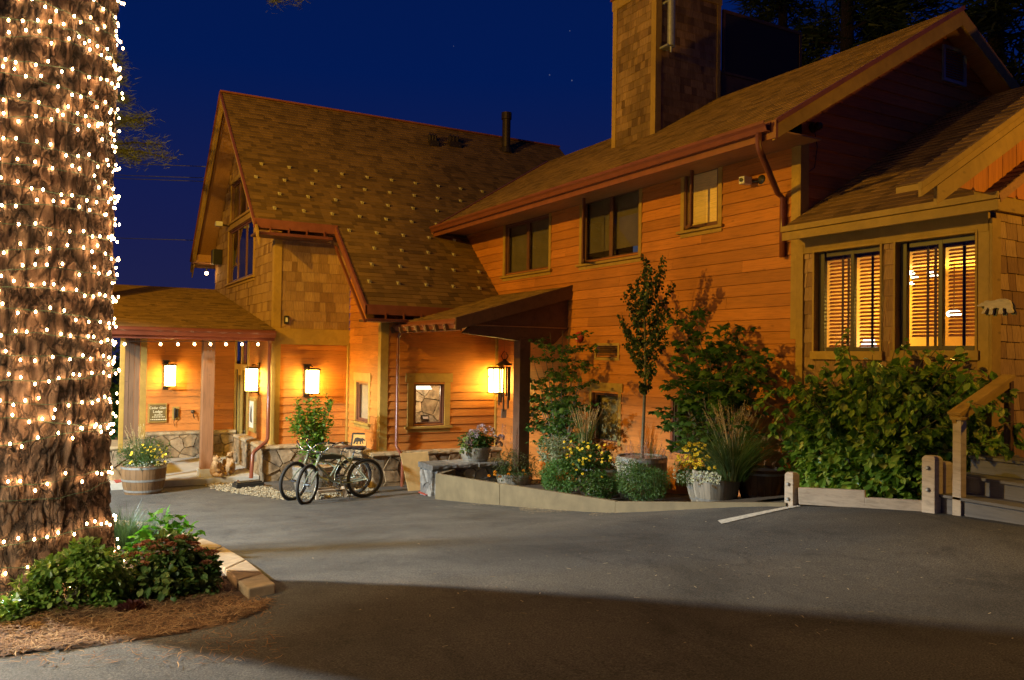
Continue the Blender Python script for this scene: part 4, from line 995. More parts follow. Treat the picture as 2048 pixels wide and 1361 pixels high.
# cameras
p = onX(1493, 362, 8.92); r = empty('security_camera', p, 'white box security camera on the upper orange wall', 'camera')
b = MB(); b.box(-.10, .06, -.055, .055, -.055, .055); b.build('housing', M['cream'], r, bevel=.006)
b = MB(); b.lathe((-.10, 0, 0), [(.028, 0), (.028, .02), (.0, .025)], 12, axis=V((-1, 0, 0))); b.build('lens', M['black'], r)
b = MB(); b.tube([(.05, 0, 0), (.09, -.12, -.02), (.12, -.18, -.01)], .02, 8); b.lathe((.14, -.18, 0), [(.07, 0), (.07, .03), (.03, .05)], 12, axis=V((-1, 0, 0))); b.build('bracket', M['black'], r)
p = onY(1645, 250, 7.75); r = empty('dome_camera', p, 'black dome camera on the dark gable end wall', 'camera')
b = MB(); b.lathe((0, .17, 0), [(.07, 0), (.07, .03), (.055, .05), (.06, .10), (.045, .14), (0, .16)], 14, axis=V((0, -1, 0))); b.build('housing', M['black'], r)
b = MB(); b.tube([(.02, .15, -.05), (.10, .17, -.25), (.06, .18, -.55), (-.1, .18, -.65), (-.2, .18, -.45), (-.22, .18, .1)], .006, 5); b.build('cable', M['black'], r)
p = onX(1158, 675, 9.0); r = empty('fire_alarm', p, 'round red fire alarm bell on the wall above the vine maple', 'alarm')
b = MB(); b.lathe((.03, 0, 0), [(.09, 0), (.11, .02), (.11, .05), (.085, .08), (.03, .09), (0, .09)], 18, axis=V((-1, 0, 0))); b.build('bell', M['red'], r)
b = MB(); b.box(-.068, -.055, -.03, .03, -.04, -.02); b.box(-.068, -.055, -.03, .03, .01, .03); b.build('marking', M['white'], r)
# wind chime
p = onX(1009, 728, 8.3); r = empty('wind_chime', p, 'bronze tube wind chime hanging beside the dark timber post', 'wind chime')
b = MB(); b.lathe((0, 0, 0), [(.17, -.03), (.15, .0), (.05, .06), (.02, .10)], 12); b.build('top', M['bronze'], r)
b = MB(); b.tube([(-.03, 0, .08), (-.08, 0, .16), (-.03, 0, .24), (.0, 0, .26)], .008, 5); b.tube([(.03, 0, .08), (.08, 0, .16), (.03, 0, .24)], .008, 5); b.tube([(0, 0, .1), (0, 0, .6)], .003, 4); b.build('hook', M['bronze'], r)
for i, (x, y, l) in enumerate(((-.12, .0, .80), (-.06, -.09, .92), (.03, -.12, .86), (.1, -.05, .70), (.09, .07, .62), (-.02, .1, .75))):
    b = MB(); b.tube([(x, y, -.06), (x, y, -.06-l)], .019, 8); b.build('chime_tube', M['bronze'], r)
b = MB(); b.tube([(0, 0, -.03), (0, 0, -.95)], .003, 4); b.prism([(-.06, 0, -1.12), (.06, 0, -1.12), (.07, 0, -.95), (-.05, 0, -.93)], (0, .01, 0)); b.build('sail', M['galv'], r)

# bear plaque at the annex corner
bear = [(0, .50), (.10, .58), (.14, .64), (.19, .63), (.22, .72), (.30, .74), (.36, .70), (.5, .72), (.66, .80), (.82, .78), (.92, .68), (.97, .50), (.98, .28), (1.02, .12), (1.0, .04), (.90, .04), (.86, .10), (.84, .26), (.76, .32), (.74, .22), (.76, .06), (.72, .0), (.62, .0), (.63, .12), (.64, .30), (.52, .34), (.46, .28), (.46, .10), (.44, .0), (.34, .0), (.35, .10), (.36, .26), (.32, .38), (.26, .22), (.22, .06), (.13, .06), (.15, .16), (.22, .36), (.20, .46), (.12, .44), (.04, .42)]
p0 = onX(1956, 625, 8.97); p1 = onX(2026, 625, 8.97); W_ = p0.y-p1.y; H_ = W_*.55
r = empty('bear_plaque', (8.985, p0.y, p0.z-.03), 'flat wooden walking bear cut-out at the annex corner', 'plaque')
b = MB(); b.prism([(0, -u*W_, v*H_) for u, v in bear], (-.035, 0, 0)); b.build('bear', M['fence'], r)
b = MB(); b.prism([(.0, -u*W_*.98-.03, v*H_*.98-.02) for u, v in bear], (.012, 0, 0)); b.build('backing', M['black'], r)

# ================================================================ porch slab, step, mat, bears
zs = onY(330, 962, 18.7).z
b = MB(); b.prism([(1.0, 18.70, zs), (4.2, 18.70, zs), (4.2, 23.0, zs-.02), (1.0, 23.0, zs-.02)], (0, 0, -.5))
tag(b.build('porch_floor', M['conc'], bevel=.01), kind='structure')
matm = plain('red_doormat', (.33, .06, .035), .95, nscale=40, namp=.3, bump=.5)
q = [onZ(x, y, zs+.012) for x, y in ((213, 940), (251, 938), (270, 958), (232, 966))]
b = MB(); b.prism(q, (0, 0, -.010)); tag(b.build('doormat', matm), 'red striped doormat at the left end of the porch slab', 'doormat')
def blob(parts, vox=.014):
    b = MB()
    for c, r_ in parts:
        n = len(b.v); b.sphere((0, 0, 0), 1, 14)
        for i in range(n, len(b.v)):
            x, y, z = b.v[i]; b.v[i] = (c[0]+x*r_[0], c[1]+y*r_[1], c[2]+z*r_[2])
    return b, vox
def bear_statue(p, rz, label, k=1.0):
    r = empty('bear_statue', p, label, 'statue', None, rz)
    b, vx = blob([((0, 0, .16), (.14, .13, .17)), ((0, -.01, .30), (.10, .095, .12)), ((0, -.02, .435), (.082, .085, .078)), ((0, -.105, .415), (.036, .05, .032)),
                  ((-.062, 0, .505), (.026, .018, .028)), ((.062, 0, .505), (.026, .018, .028)), ((-.11, -.12, .055), (.05, .13, .05)), ((.11, -.12, .055), (.05, .13, .05)),
                  ((-.12, -.23, .06), (.045, .03, .06)), ((.12, -.23, .06), (.045, .03, .06)), ((-.11, -.07, .25), (.04, .05, .10)), ((.11, -.07, .25), (.04, .05, .10)), ((-.09, -.13, .17), (.035, .06, .04)), ((.09, -.13, .17), (.035, .06, .04)), ((-.03, -.09, .33), (.02, .02, .02))])
    if k != 1: b.v = [(x*k, y*k, z*k) for x, y, z in b.v]
    o = b.build('body', plain('carved_bear_wood', (.34, .20, .085), .7, nscale=18, namp=.25, bump=.4), r)
    m_ = o.modifiers.new('r', 'REMESH'); m_.mode = 'VOXEL'; m_.voxel_size = vx*k; m_.use_smooth_shade = True
    b = MB()
    for x, y, z, s_ in ((-.03, -.095, .455, .009), (.03, -.095, .455, .009), (0, -.155, .425, .013)): b.sphere((x*k, y*k, z*k), s_*k, 8)
    b.build('face', M['black'], r)
p = onZ(459, 947, zs); bear_statue((p.x, p.y, zs), -.6, 'carved sitting bear facing the door post, beside the stone footing', .95)
p = onZ(430, 954, zs); bear_statue((p.x, p.y, zs), .9, 'carved sitting bear half hidden behind the brown porch post', .9)
# gravel strip and splash block
gpoly = [(398, 966), (424, 953), (520, 968), (560, 985), (640, 985), (720, 975), (760, 984), (740, 990), (640, 1000), (560, 1000), (480, 990), (430, 981)]
gw = [onG(x, y) for x, y in gpoly]
def inpoly(x, y, P_):
    c = False; n = len(P_)
    for i in range(n):
        a, d = P_[i], P_[i-1]
        if (a[1] > y) != (d[1] > y) and x < (d[0]-a[0])*(y-a[1])/(d[1]-a[1])+a[0]: c = not c
    return c
b = MB(); x0, x1 = min(q.x for q in gw), max(q.x for q in gw); y0, y1 = min(q.y for q in gw), max(q.y for q in gw); k = 0
while k < 4200:
    x = random.uniform(x0, x1); y = random.uniform(y0, y1)
    if not inpoly(x, y, gw): k += .2; continue
    s_ = random.uniform(.008, .022); z = G(x, y)+random.uniform(0, .03); k += 1
    a = random.uniform(0, 6); c_, d_ = math.cos(a)*s_*1.4, math.sin(a)*s_*1.4
    b.add([(x+c_, y+d_, z), (x-d_, y+c_, z), (x-c_, y-d_, z), (x+d_, y-c_, z), (x, y, z+s_), (x, y, z-s_)], [(0, 1, 4), (1, 2, 4), (2, 3, 4), (3, 0, 4), (1, 0, 5), (2, 1, 5), (3, 2, 5), (0, 3, 5)])
gv = isles('pale_gravel', [(0, (.19, .15, .09)), (.5, (.33, .26, .16)), (1, (.43, .36, .24))], rough=.8, nscale=20, bump=0)
tag(b.build('gravel', gv), kind='stuff')
p = onG(497, 976); b = MB(); b.box(-.30, .28, -.14, .14, .0, .09); b.box(-.27, .25, -.11, .11, .09, .12); o = b.build('splash_block', M['black'], bevel=.01); o.location = p+V((0, 0, .02)); o.rotation_euler = (0, 0, .15)
tag(o, 'black plastic splash block under the porch downspout', 'splash block')
p = onG(476, 972); b = MB()
for i in range(7): b.lathe((0, 0, .015+.012*i), [(.02, 0), (.055-.006*i, .005), (.02, .014)], 9)
o = b.build('pine_cone', plain('cone_brown', (.17, .06, .03), .8, nscale=20), smooth=False); o.location = p+V((0, 0, .02)); tag(o, 'brown pine cone lying beside the black splash block', 'pine cone')

# ================================================================ plywood sheet, bear light box
a = onG(817, 983); c = onG(868, 979); zt = -.40
n_ = (c-a).normalized(); bk = V((0, .34, 0)); tl = a+bk+V((0, 0, zt-a.z)); trr = c+bk+V((0, 0, zt-c.z+.01)); tl = tl+n_*(-.05)
b = MB(); b.prism([a, c, trr, tl], (.0, .018, .004)); tag(b.build('plywood_sheet', M['plywood']), 'pale plywood sheet leaning on the stone footing left of the planter', 'board')
q = [onZ(x, y, G(6.2, 14)+.02) for x, y in ((836, 984), (866, 980), (866, 989), (850, 990))]
b = MB(); b.prism(q, (0, 0, -.012)); tag(b.build('red_mat', matm), 'small red mat showing at the planter corner', 'mat')
p = onY(714, 896, 16.55); r = empty('bear_light_box', (onX(716, 890, 6.15).x, onZ(714, 894, ZC+.005).y, ZC+.003), 'black framed tilted box with a bear silhouette on the stone ledge', 'light box', None, -.55)
b = MB(); pr = [(-.19, 0), (.19, 0), (.19, .0), (-.19, .0)]
b.hexa([(-.19, -.13, 0), (.19, -.13, 0), (.19, .13, 0), (-.19, .13, 0), (-.19, .02, .30), (.19, .02, .30), (.19, .13, .30), (-.19, .13, .30)]); b.build('case', M['black'], r, bevel=.006)
t_ = V((0, .15, .30)).normalized()
def pl(u, v, d=0): return V((u, -.13, 0))+t_*v+V((0, -.30, .15)).normalized()*d
b = MB(); b.prism([pl(-.15, .04, .001), pl(.15, .04, .001), pl(.15, .30, .001), pl(-.15, .30, .001)], V((0, -.30, .15)).normalized()*.004); b.build('panel', plain('amber_panel', (.55, .30, .07), .5, nscale=9), r)
b = MB(); b.prism([pl(.13-u*.26, .07+v*.20, .006) for u, v in bear], V((0, -.30, .15)).normalized()*.003); b.build('bear', M['black'], r)

# ================================================================ planter panels, soil, grey stone wall
K = [(onG(870, 999), onG(1230, 1026), onG(1572, 1014))]
k0, k1, k2 = K[0]; 
def topz(px, py, p): return EYE.z + (ray(px, py).z)*((p-EYE).dot(CF))
t0 = topz(870, 948, k0); t1 = topz(1231, 1003, k1); t2 = topz(1570, 1006, k2)
kk = k0.lerp(k1, .43); tk = t0+(t1-t0)*.43
def panel(p, q, tp, tq, th=.075):
    d, s_, u = basis(V((q.x-p.x, q.y-p.y, 0))); o = -s_*th if s_.dot(V((-1, 0, 0))) > 0 else s_*th
    b = MB(); a0 = V((p.x, p.y, p.z-.4)); a1 = V((q.x, q.y, q.z-.4)); a2 = V((q.x, q.y, tq)); a3 = V((p.x, p.y, tp)); b.prism([a0, a1, a2, a3], o); return b
R = empty('planter_edging', k0, 'long low tan retaining panels in front of the planted barrels', 'retaining wall')
kc = k0+V((1.0, .95, 0))
for p, q, tp, tq in ((k0, kk, t0, tk-.003), (kk+(k1-kk)*.004, k1, tk, t1), (k1, k2, t1-.004, t2), (k0, kc, t0-.004, t0-.03)):
    o = panel(p, q, tp, tq).build('panel', M['planterboard'], R, bevel=.006); o.location = -k0
def soil_z(x, y): return max(G(x, y)+.03, min(t0-.16, G(x, y)+.12))
sp = [k0+V((.1, .1, 0)), k1+V((.08, .03, 0)), k2+V((.08, 0, 0)), V((9.1, k2.y, 0)), V((9.1, 14.6, 0)), V((7.2, 14.8, 0))]
tag(sheet('planter_soil', 5.9, 9.1, 6.8, 14.8, .12, .12, .0, M['soil'], fz=soil_z, inside=lambda x, y: inpoly(x, y, sp)), kind='structure')
gw0 = onY(866, 935, 13.95); gw1 = onY(1012, 935, 13.95); zg = onY(900, 930, 13.95).z
b = MB(); Fg = FY(13.95); stonework(b, Fg, gw0.x+.04, gw1.x, -1.3, zg-.09, .26, .05, 0); b.box(gw0.x+.04, gw1.x, 13.96, 14.5, -1.3, zg-.09, 2)
stonework(b, FX(gw0.x+.04), 13.95, 14.5, -1.3, zg-.09, .26, .05, 0); capstones(b, FY(14.55), gw0.x-.04, gw1.x+.05, zg-.09, 0, .68, .10, 1, (.3, .55))
tag(b.build('stone_bench', [M['greystone'], M['greystone'], M['mortar']]), 'low grey stone wall carrying the hydrangea pot', 'wall')

# ================================================================ parking kerb, painted line
ko = [(215, 1046), (300, 1056), (360, 1073), (400, 1087), (445, 1106), (492, 1136), (526, 1165), (551, 1188)]
ki = [(200, 1060), (280, 1068), (340, 1084), (382, 1100), (415, 1122), (450, 1156), (474, 1180), (497, 1199)]
O_ = [onG(*q) for q in ko]; I_ = [onG(*q) for q in ki]
R = empty('stone_kerb', O_[4], 'curved kerb of flat tan stones around the pine bed', 'kerb')
for i in range(len(O_)-1):
    a, c_, d_, e_ = O_[i], O_[i+1], I_[i+1], I_[i]; g = .012
    def ins(p, q): return p+(q-p)*g
    h = .07; z_ = V((0, 0, h)); b = MB()
    up = [ins(a, c_)+z_, ins(c_, a)+z_, ins(d_, e_)+z_, ins(e_, d_)+z_]; b.prism([u-V((0, 0, .35)) for u in up], (0, 0, .35))
    o = b.build('kerbstone', M['kerb'], R, bevel=.012); o.location = -O_[4]
pa = [onG(1435, 1043), onG(1443, 1049), onG(1602, 1014), onG(1592, 1012)]
b = MB(); n = 14
for i in range(n):
    l0 = pa[0].lerp(pa[3], i/n); l1 = pa[1].lerp(pa[2], i/n); m0 = pa[0].lerp(pa[3], (i+1)/n); m1 = pa[1].lerp(pa[2], (i+1)/n)
    f_ = lambda p: (p.x, p.y, G(p.x, p.y)+.006)
    b.add([f_(l0), f_(l1), f_(m1), f_(m0)], [(0, 1, 2, 3)])
lm = plain('worn_white_line', (.50, .47, .41), .8, nscale=30, namp=.3)
tag(b.build('parking_line', lm), kind='structure')

# ================================================================ barrier rail, bollard, steps, handrail
def post(p, w_, d_, h, name, mt, par=None, cap=True, dz=0):
    b = MB(); x, y = p.x, p.y; z0 = p.z-.3; z1 = p.z+h
    b.hexa([(x, y-w_/2, z0), (x+d_, y-w_/2, z0), (x+d_, y+w_/2, z0), (x, y+w_/2, z0), (x, y-w_/2, z1), (x+d_, y-w_/2, z1), (x+d_, y+w_/2, z1), (x, y+w_/2, z1)])
    if cap:
        q = .018; b.hexa([(x, y-w_/2, z1), (x+d_, y-w_/2, z1), (x+d_, y+w_/2, z1), (x, y+w_/2, z1), (x+q, y-w_/2+q, z1+.025), (x+d_-q, y-w_/2+q, z1+.025), (x+d_-q, y+w_/2-q, z1+.025), (x+q, y+w_/2-q, z1+.025)])
    return b.build(name, mt, par, bevel=.004)
def dep(p): return (p-EYE).dot(CF)
bl = onG(1577, 1013); br = onG(1856, 1026)
R = empty('barrier_rail', bl, 'weathered timber barrier with posts in front of the big shrub', 'barrier')
h1 = (1013-950)/FOC*dep(bl)
o = post(bl, .115, .10, h1, 'post', M['fence'], R); o.location = -bl
h2 = (1026-918)/FOC*dep(br)
o = post(br, .135, .13, h2, 'post', M['fence'], R); o.location = -bl
b2 = br+V((.16, -.02, 0)); o = post(b2, .12, .12, h2-.06, 'post', M['fence'], R); o.location = -bl
a = bl+V((.02, -.08, 0)); c = br+V((.02, .08, 0)); m1 = a.lerp(c, .55)
for p, q, zp, zq, hh in ((a, m1, a.z+.02, m1.z+.0, .18), (m1, c, m1.z-.01, c.z-.03, .12)):
    b = MB(); b.beam((p.x+.05, p.y, zp+hh/2+.01), (q.x+.05, q.y, zq+hh/2+.01), .06, hh); o = b.build('plank', M['fence'], R, bevel=.006); o.location = -bl
b = MB()
for pz in (.33, .12): b.lathe((br.x-.005, br.y, br.z+h2-.42+pz), [(.022, 0), (.022, .012), (.012, .02)], 6, axis=V((-1, 0, 0)))
for pz in (.06, -.10): b.lathe((bl.x-.005, bl.y, bl.z+h1-.16+pz), [(.02, 0), (.02, .012), (.012, .02)], 6, axis=V((-1, 0, 0)))
o = b.build('bolts', M['galv'], R); o.location = -bl
hp = onG(1913, 1032); R = empty('entrance_steps', hp, 'grey painted wooden steps at the annex entrance', 'steps')
ys = hp.y+.25
for i in range(3):
    x = hp.x+.03+.30*i; z = hp.z+.17*(i+1)
    b = MB(); b.box(x, x+.03, 1.5, ys-.0, z-.17-(.1 if i == 0 else 0), z-.028); b.build('riser', M['step'], R, bevel=.003).location = -hp
    b = MB(); b.box(x-.03, x+.32, 1.5, ys+.01, z-.025, z+.005); b.build('tread', M['step'], R, bevel=.004).location = -hp
    if i: 
        b = MB(); b.box(x+.035, 9.0, ys-.03, ys-.001, z-.17, z-.03); b.build('stringer', M['step'], R).location = -hp
R = empty('handrail', hp, 'sloping timber handrail on a square post at the steps', 'handrail')
hh = (1032-835)/FOC*dep(hp)
o = post(hp, .085, .085, hh, 'post', M['fence'], R, cap=False); o.location = -hp
top = onX(1914, 824, hp.x+.04); e2 = onY(2018, 752, top.y)
for k_, (w_, h_, dz) in enumerate(((.135, .03, 0), (.10, .022, -.03), (.045, .075, -.075))):
    b = MB(); d_ = (e2-top).normalized(); b.beam(top-d_*.05+V((0, 0, dz)), e2+V((0, 0, dz)), w_, h_); b.build('rail', M['trim'], R, bevel=.004).location = -hp
b = MB(); b.box(e2.x-.03, e2.x+.03, e2.y-.035, e2.y+.035, hp.z, e2.z-.05); b.build('post', M['darkbeam'], R, bevel=.004).location = -hp
b = MB(); b.box(hp.x-.02, hp.x+.10, hp.y-.06, hp.y+.06, hp.z+hh-.03, hp.z+hh-.002); b.build('cap', M['trim'], R, bevel=.003).location = -hp

# overhead wires behind the gable
for i, (ya, yb, s_) in enumerate(((322, 333, 0), (346, 356, 1), (352, 363, 2), (472, 481, 3))):
    p = onY(150, ya-3, 42); q = onY(400+(0 if i < 3 else -10), yb, 27.5); b = MB(); mdl = p.lerp(q, .5)+V((0, 0, -.06))
    b.tube([p, mdl, q, q+(q-p)*.05], .014, 5)
    tag(b.build('overhead_wire', M['galv']), ['topmost overhead wire running to the steep gable', 'middle overhead wire, upper of the close pair', 'middle overhead wire, lower of the close pair', 'lowest overhead wire, well below the others'][i], 'wire', 'overhead wires')
# ================================================================ plants
SHP = {
 'oval': ([(0, 0, 0), (.28, .30, .05), (.33, .62, .02), (0, 1.0, -.10), (-.33, .62, .02), (-.28, .30, .05), (0, .5, -.04)], [(0, 1, 6), (1, 2, 6), (2, 3, 6), (3, 4, 6), (4, 5, 6), (5, 0, 6)]),
 'lance': ([(0, 0, 0), (.13, .35, .04), (.10, .7, .0), (0, 1.0, -.12), (-.10, .7, .0), (-.13, .35, .04), (0, .5, -.03)], [(0, 1, 6), (1, 2, 6), (2, 3, 6), (3, 4, 6), (4, 5, 6), (5, 0, 6)]),
 'maple': ([(0, .0, 0), (.16, .10, .0), (.50, .06, -.05), (.34, .30, .0), (.62, .56, -.08), (.27, .58, .0), (.0, 1.0, -.10), (-.27, .58, .0), (-.62, .56, -.08), (-.34, .30, .0), (-.50, .06, -.05), (-.16, .10, .0), (0, .38, .06)],
           [(i, i+1, 12) for i in range(11)] + [(11, 0, 12)]),
 'petal': ([(-.5, -.5, 0), (.5, -.5, 0), (.5, .5, .1), (-.5, .5, .1)], [(0, 1, 2, 3)]),
}
def leaf(mb, p, d, size, shape='oval', up=V((0, 0, 1)), roll=None, m=0):
    """leaf growing from p towards d; its upper side faces roughly up"""
    d = d.normalized(); s = d.cross(up)
    if s.length < .05: s = d.cross(V((1, .3, 0)))
    s.normalize(); n = s.cross(d).normalized()
    r = random.uniform(-.7, .7) if roll is None else roll
    s, n = s*math.cos(r)+n*math.sin(r), n*math.cos(r)-s*math.sin(r)
    vs, fs = SHP[shape]; mb.add([p+s*x*size+d*y*size+n*z*size for x, y, z in vs], fs, m)
def rdir(zmin=-1, zmax=1):
    a = random.uniform(0, 2*PI); z = random.uniform(zmin, zmax); r = math.sqrt(max(0, 1-z*z)); return V((r*math.cos(a), r*math.sin(a), z))
def cloud(mb, c, rad, n, size, shape='oval', droop=.2, clump=2.2, thr=-.25, shell=.35, seed=0, flat=.0, m=0):
    """leaves through an ellipsoid, thinned into clumps by noise"""
    c = V(c); k = 0; g = 0
    while k < n and g < n*12:
        g += 1; d = rdir(); r = (random.random()**shell)
        p = V((d.x*rad[0]*r, d.y*rad[1]*r, d.z*rad[2]*r))
        if noise.noise((p+c)*clump*2+V((seed, 0, 0))) < thr*random.random()*2 - .0 if thr > -.9 else False: continue
        edge = noise.noise(d*2.3+V((seed, seed, 0)))*.35+.82
        if r > edge+.12: continue
        dd = (V((d.x, d.y, d.z*.4)) + rdir()*.9 + V((0, 0, -droop))); leaf(mb, c+p, dd, size*random.uniform(.55, 1.2), shape, m=m); k += 1
def stems(mb, base, tips, r=.006, bend=.1):
    base = V(base)
    for t in tips:
        t = V(t); mid = base.lerp(t, .5)+V((random.uniform(-bend, bend), random.uniform(-bend, bend), bend*.6)); mb.tube([base, base.lerp(mid, .6), mid, mid.lerp(t, .55), t], [r, r*.9, r*.75, r*.55, r*.3], 5, caps=False)
def blade(mb, p, d, l, w_, curl=.6, seg=5, m=0):
    d = V(d).normalized(); h = V((d.x, d.y, 0)); h = h.normalized() if h.length > .01 else V((1, 0, 0)); s = V((-h.y, h.x, 0))
    pts = []; q = V(p); dr = d.copy()
    for i in range(seg+1):
        pts.append(q.copy()); q = q+dr*(l/seg); dr = (dr+h*curl/seg*1.0-ZH*curl/seg*(i/seg)*1.6).normalized()
    vs = []
    for i, q in enumerate(pts):
        ww = w_*(1-(i/seg)**2)*.5+.0006; vs += [q-s*ww, q+s*ww]
    mb.add(vs, [(2*i, 2*i+1, 2*i+3, 2*i+2) for i in range(seg)], m); return pts
def tuft(mb, c, n, l, w_=.008, spread=.35, rad=.08, curl=.6):
    for _ in range(n):
        a = random.uniform(0, 2*PI); r = random.random()*rad; t = random.uniform(0, spread)
        blade(mb, V(c)+V((r*math.cos(a), r*math.sin(a), 0)), (math.cos(a)*t, math.sin(a)*t, 1), l*random.uniform(.6, 1.1), w_, curl*random.uniform(.4, 1.3))
def plumes(mb, c, n, l, spread=.28, rad=.08):
    for _ in range(n):
        a = random.uniform(0, 2*PI); r = random.random()*rad; t = random.uniform(0.02, spread)
        pts = blade(mb, V(c)+V((r*math.cos(a), r*math.sin(a), 0)), (math.cos(a)*t, math.sin(a)*t, 1), l*random.uniform(.75, 1.1), .005, .25)
        for i in range(26):
            f = .62+.38*i/26; k = f*(len(pts)-1); j = min(int(k), len(pts)-2); q = pts[j].lerp(pts[j+1], k-j)
            leaf(mb, q, (pts[-1]-pts[-2]).normalized()+rdir()*.5, .034*(1.25-abs(f-.78)*2.4), 'lance')
def daisies(mp, mc, pts, r=.022):
    for p in pts:
        p = V(p); n = (V((-.5, -.5, .7))+rdir()*.5).normalized(); d, s, u = basis(n)
        for k in range(8):
            a = 2*PI*k/8; t = s*math.cos(a)+u*math.sin(a); leaf(mp, p+t*r*.25, t, r, 'oval', up=n, roll=random.uniform(-.2, .2))
        mc.sphere(p+n*.004, r*.32, 6, sq=.7)
def panicle(mb, p, h, r, n=60):
    for _ in range(n):
        t = random.random(); rr = r*(1-t)*random.random(); a = random.uniform(0, 6.3)
        leaf(mb, V(p)+V((rr*math.cos(a), rr*math.sin(a), h*t)), V((math.cos(a), math.sin(a), 1.2)), .02, 'lance')
def ball(mb, p, r, n=90, s_=.018):
    for _ in range(n):
        d = rdir(-.5, 1); leaf(mb, V(p)+d*r*random.uniform(.85, 1.05), d, s_, 'petal', up=rdir())
G1 = [(0, (.020, .050, .010)), (.5, (.045, .095, .018)), (1, (.085, .150, .030))]
M['leaf'] = leafmat('mid_green_leaf', G1)
M['leaf_dark'] = leafmat('dark_maple_leaf', [(0, (.022, .07, .014)), (.6, (.06, .14, .025)), (1, (.12, .21, .04))])
M['leaf_bright'] = leafmat('bright_maple_leaf', [(0, (.06, .20, .02)), (.6, (.10, .30, .03)), (1, (.16, .36, .04))], trans=.45)
M['leaf_shrub'] = leafmat('shrub_leaf', [(0, (.05, .12, .018)), (.5, (.14, .26, .034)), (.9, (.28, .38, .06)), (1, (.46, .42, .10))], rough=.35)  # yellowish end of the range paints warm lamp light into the leaves
M['leaf_olive'] = leafmat('olive_leaf', [(0, (.05, .055, .018)), (.5, (.09, .10, .030)), (1, (.15, .14, .06))])
M['leaf_white'] = leafmat('variegated_leaf', [(0, (.10, .15, .07)), (.5, (.25, .29, .17)), (1, (.45, .45, .33))])
M['grass'] = leafmat('ornamental_grass', [(0, (.05, .09, .025)), (.6, (.10, .16, .045)), (1, (.22, .22, .09))])
M['plume'] = leafmat('straw_plume', [(0, (.40, .28, .13)), (1, (.62, .48, .27))], trans=.3)
M['needle'] = leafmat('dark_needles', [(0, (.010, .022, .006)), (1, (.030, .050, .014))], trans=.15)
M['yellow'] = leafmat('yellow_petal', [(0, (.74, .48, .01)), (1, (.88, .66, .03))], trans=.2)
M['ycentre'] = plain('flower_centre', (.25, .11, .02), .8)
M['whiteflower'] = leafmat('white_petal', [(0, (.45, .47, .36)), (1, (.70, .70, .56))], trans=.2)
M['lilac'] = leafmat('hydrangea_petal', [(0, (.28, .20, .25)), (.5, (.45, .33, .38)), (1, (.55, .45, .42))], trans=.25)
M['hgreen'] = leafmat('greenish_petal', [(0, (.20, .28, .08)), (1, (.38, .42, .16))], trans=.25)
M['pink'] = leafmat('astilbe_plume', [(0, (.34, .16, .15)), (1, (.56, .32, .28))], trans=.25)
M['rust'] = leafmat('rust_flower', [(0, (.16, .05, .03)), (.6, (.30, .11, .06)), (1, (.42, .20, .10))], trans=.15)
M['orange'] = leafmat('marigold_petal', [(0, (.75, .26, .01)), (1, (.9, .42, .02))], trans=.1)
M['stem'] = plain('green_brown_stem', (.075, .06, .03), .7, nscale=30)
M['twig'] = plain('grey_bark_stem', (.12, .11, .075), .8, nscale=25, namp=.3)
M['barrel'] = wood('oak_barrel', (.19, .105, .045), grain=(9, 9, .8), var=.3, knots=False)
M['barrel_old'] = wood('weathered_barrel', (.25, .22, .175), grain=(9, 9, .8), var=.4, knots=False)
M['hoop'] = plain('steel_hoop', (.32, .31, .29), .4, metal=.55, nscale=15, namp=.25)
def thing(name, p, label, cat, group=None): return empty(name, V(p), label, cat, group)
def put(mb, name, mt, root, **kw):
    o = mb.build(name, mt, root, **kw); o.location = -root.location; return o

def barrel(p, r, h, label, mt='barrel', bulge=.06, name='barrel_planter', hoops=3, fill=True):
    p = V(p); R = thing(name, p, label, 'barrel' if 'barrel' in name else 'planter')
    b = MB(); n = 22; top = r; bot = r*.80
    rr = lambda t: bot+(top-bot)*t+bulge*r*math.sin(PI*t)
    for k in range(n):
        a0 = 2*PI*k/n; a1 = 2*PI*(k+.965)/n; rows = []
        for t in [i/7 for i in range(8)]:
            q = rr(t); rows.append([(p.x+q*math.cos(a), p.y+q*math.sin(a), p.z+h*t) for a in (a0, (a0+a1)/2, a1)])
        vs = [v for r_ in rows for v in r_]; fs = [(3*i+j, 3*i+j+1, 3*i+4+j, 3*i+3+j) for i in range(7) for j in range(2)]
        q = rr(1)*.92; vs += [(p.x+q*math.cos(a), p.y+q*math.sin(a), p.z+h) for a in (a0, (a0+a1)/2, a1)]; vs += [(p.x+q*math.cos(a), p.y+q*math.sin(a), p.z+h-.1) for a in (a0, (a0+a1)/2, a1)]
        fs += [(21, 22, 25, 24), (22, 23, 26, 25), (24, 25, 28, 27), (25, 26, 29, 28)]; b.add(vs, fs)
    put(b, 'staves', M[mt], R)
    for t in ((.13, .50, .93) if hoops == 3 else (.16, .88)):
        b = MB(); q0 = rr(t-.035)+.004; q1 = rr(t+.035)+.004
        b.lathe((p.x, p.y, p.z), [(q0-.01, h*(t-.035)), (q0, h*(t-.035)), (q1, h*(t+.035)), (q1-.01, h*(t+.035))], 40); put(b, 'hoop', M['hoop'], R, smooth=False)
    if fill: b = MB(); b.lathe((p.x, p.y, p.z), [(.001, h-.06), (r*.93, h-.07), (r*.93, h-.09)], 20); put(b, 'soil', M['soil'], R)
    return R

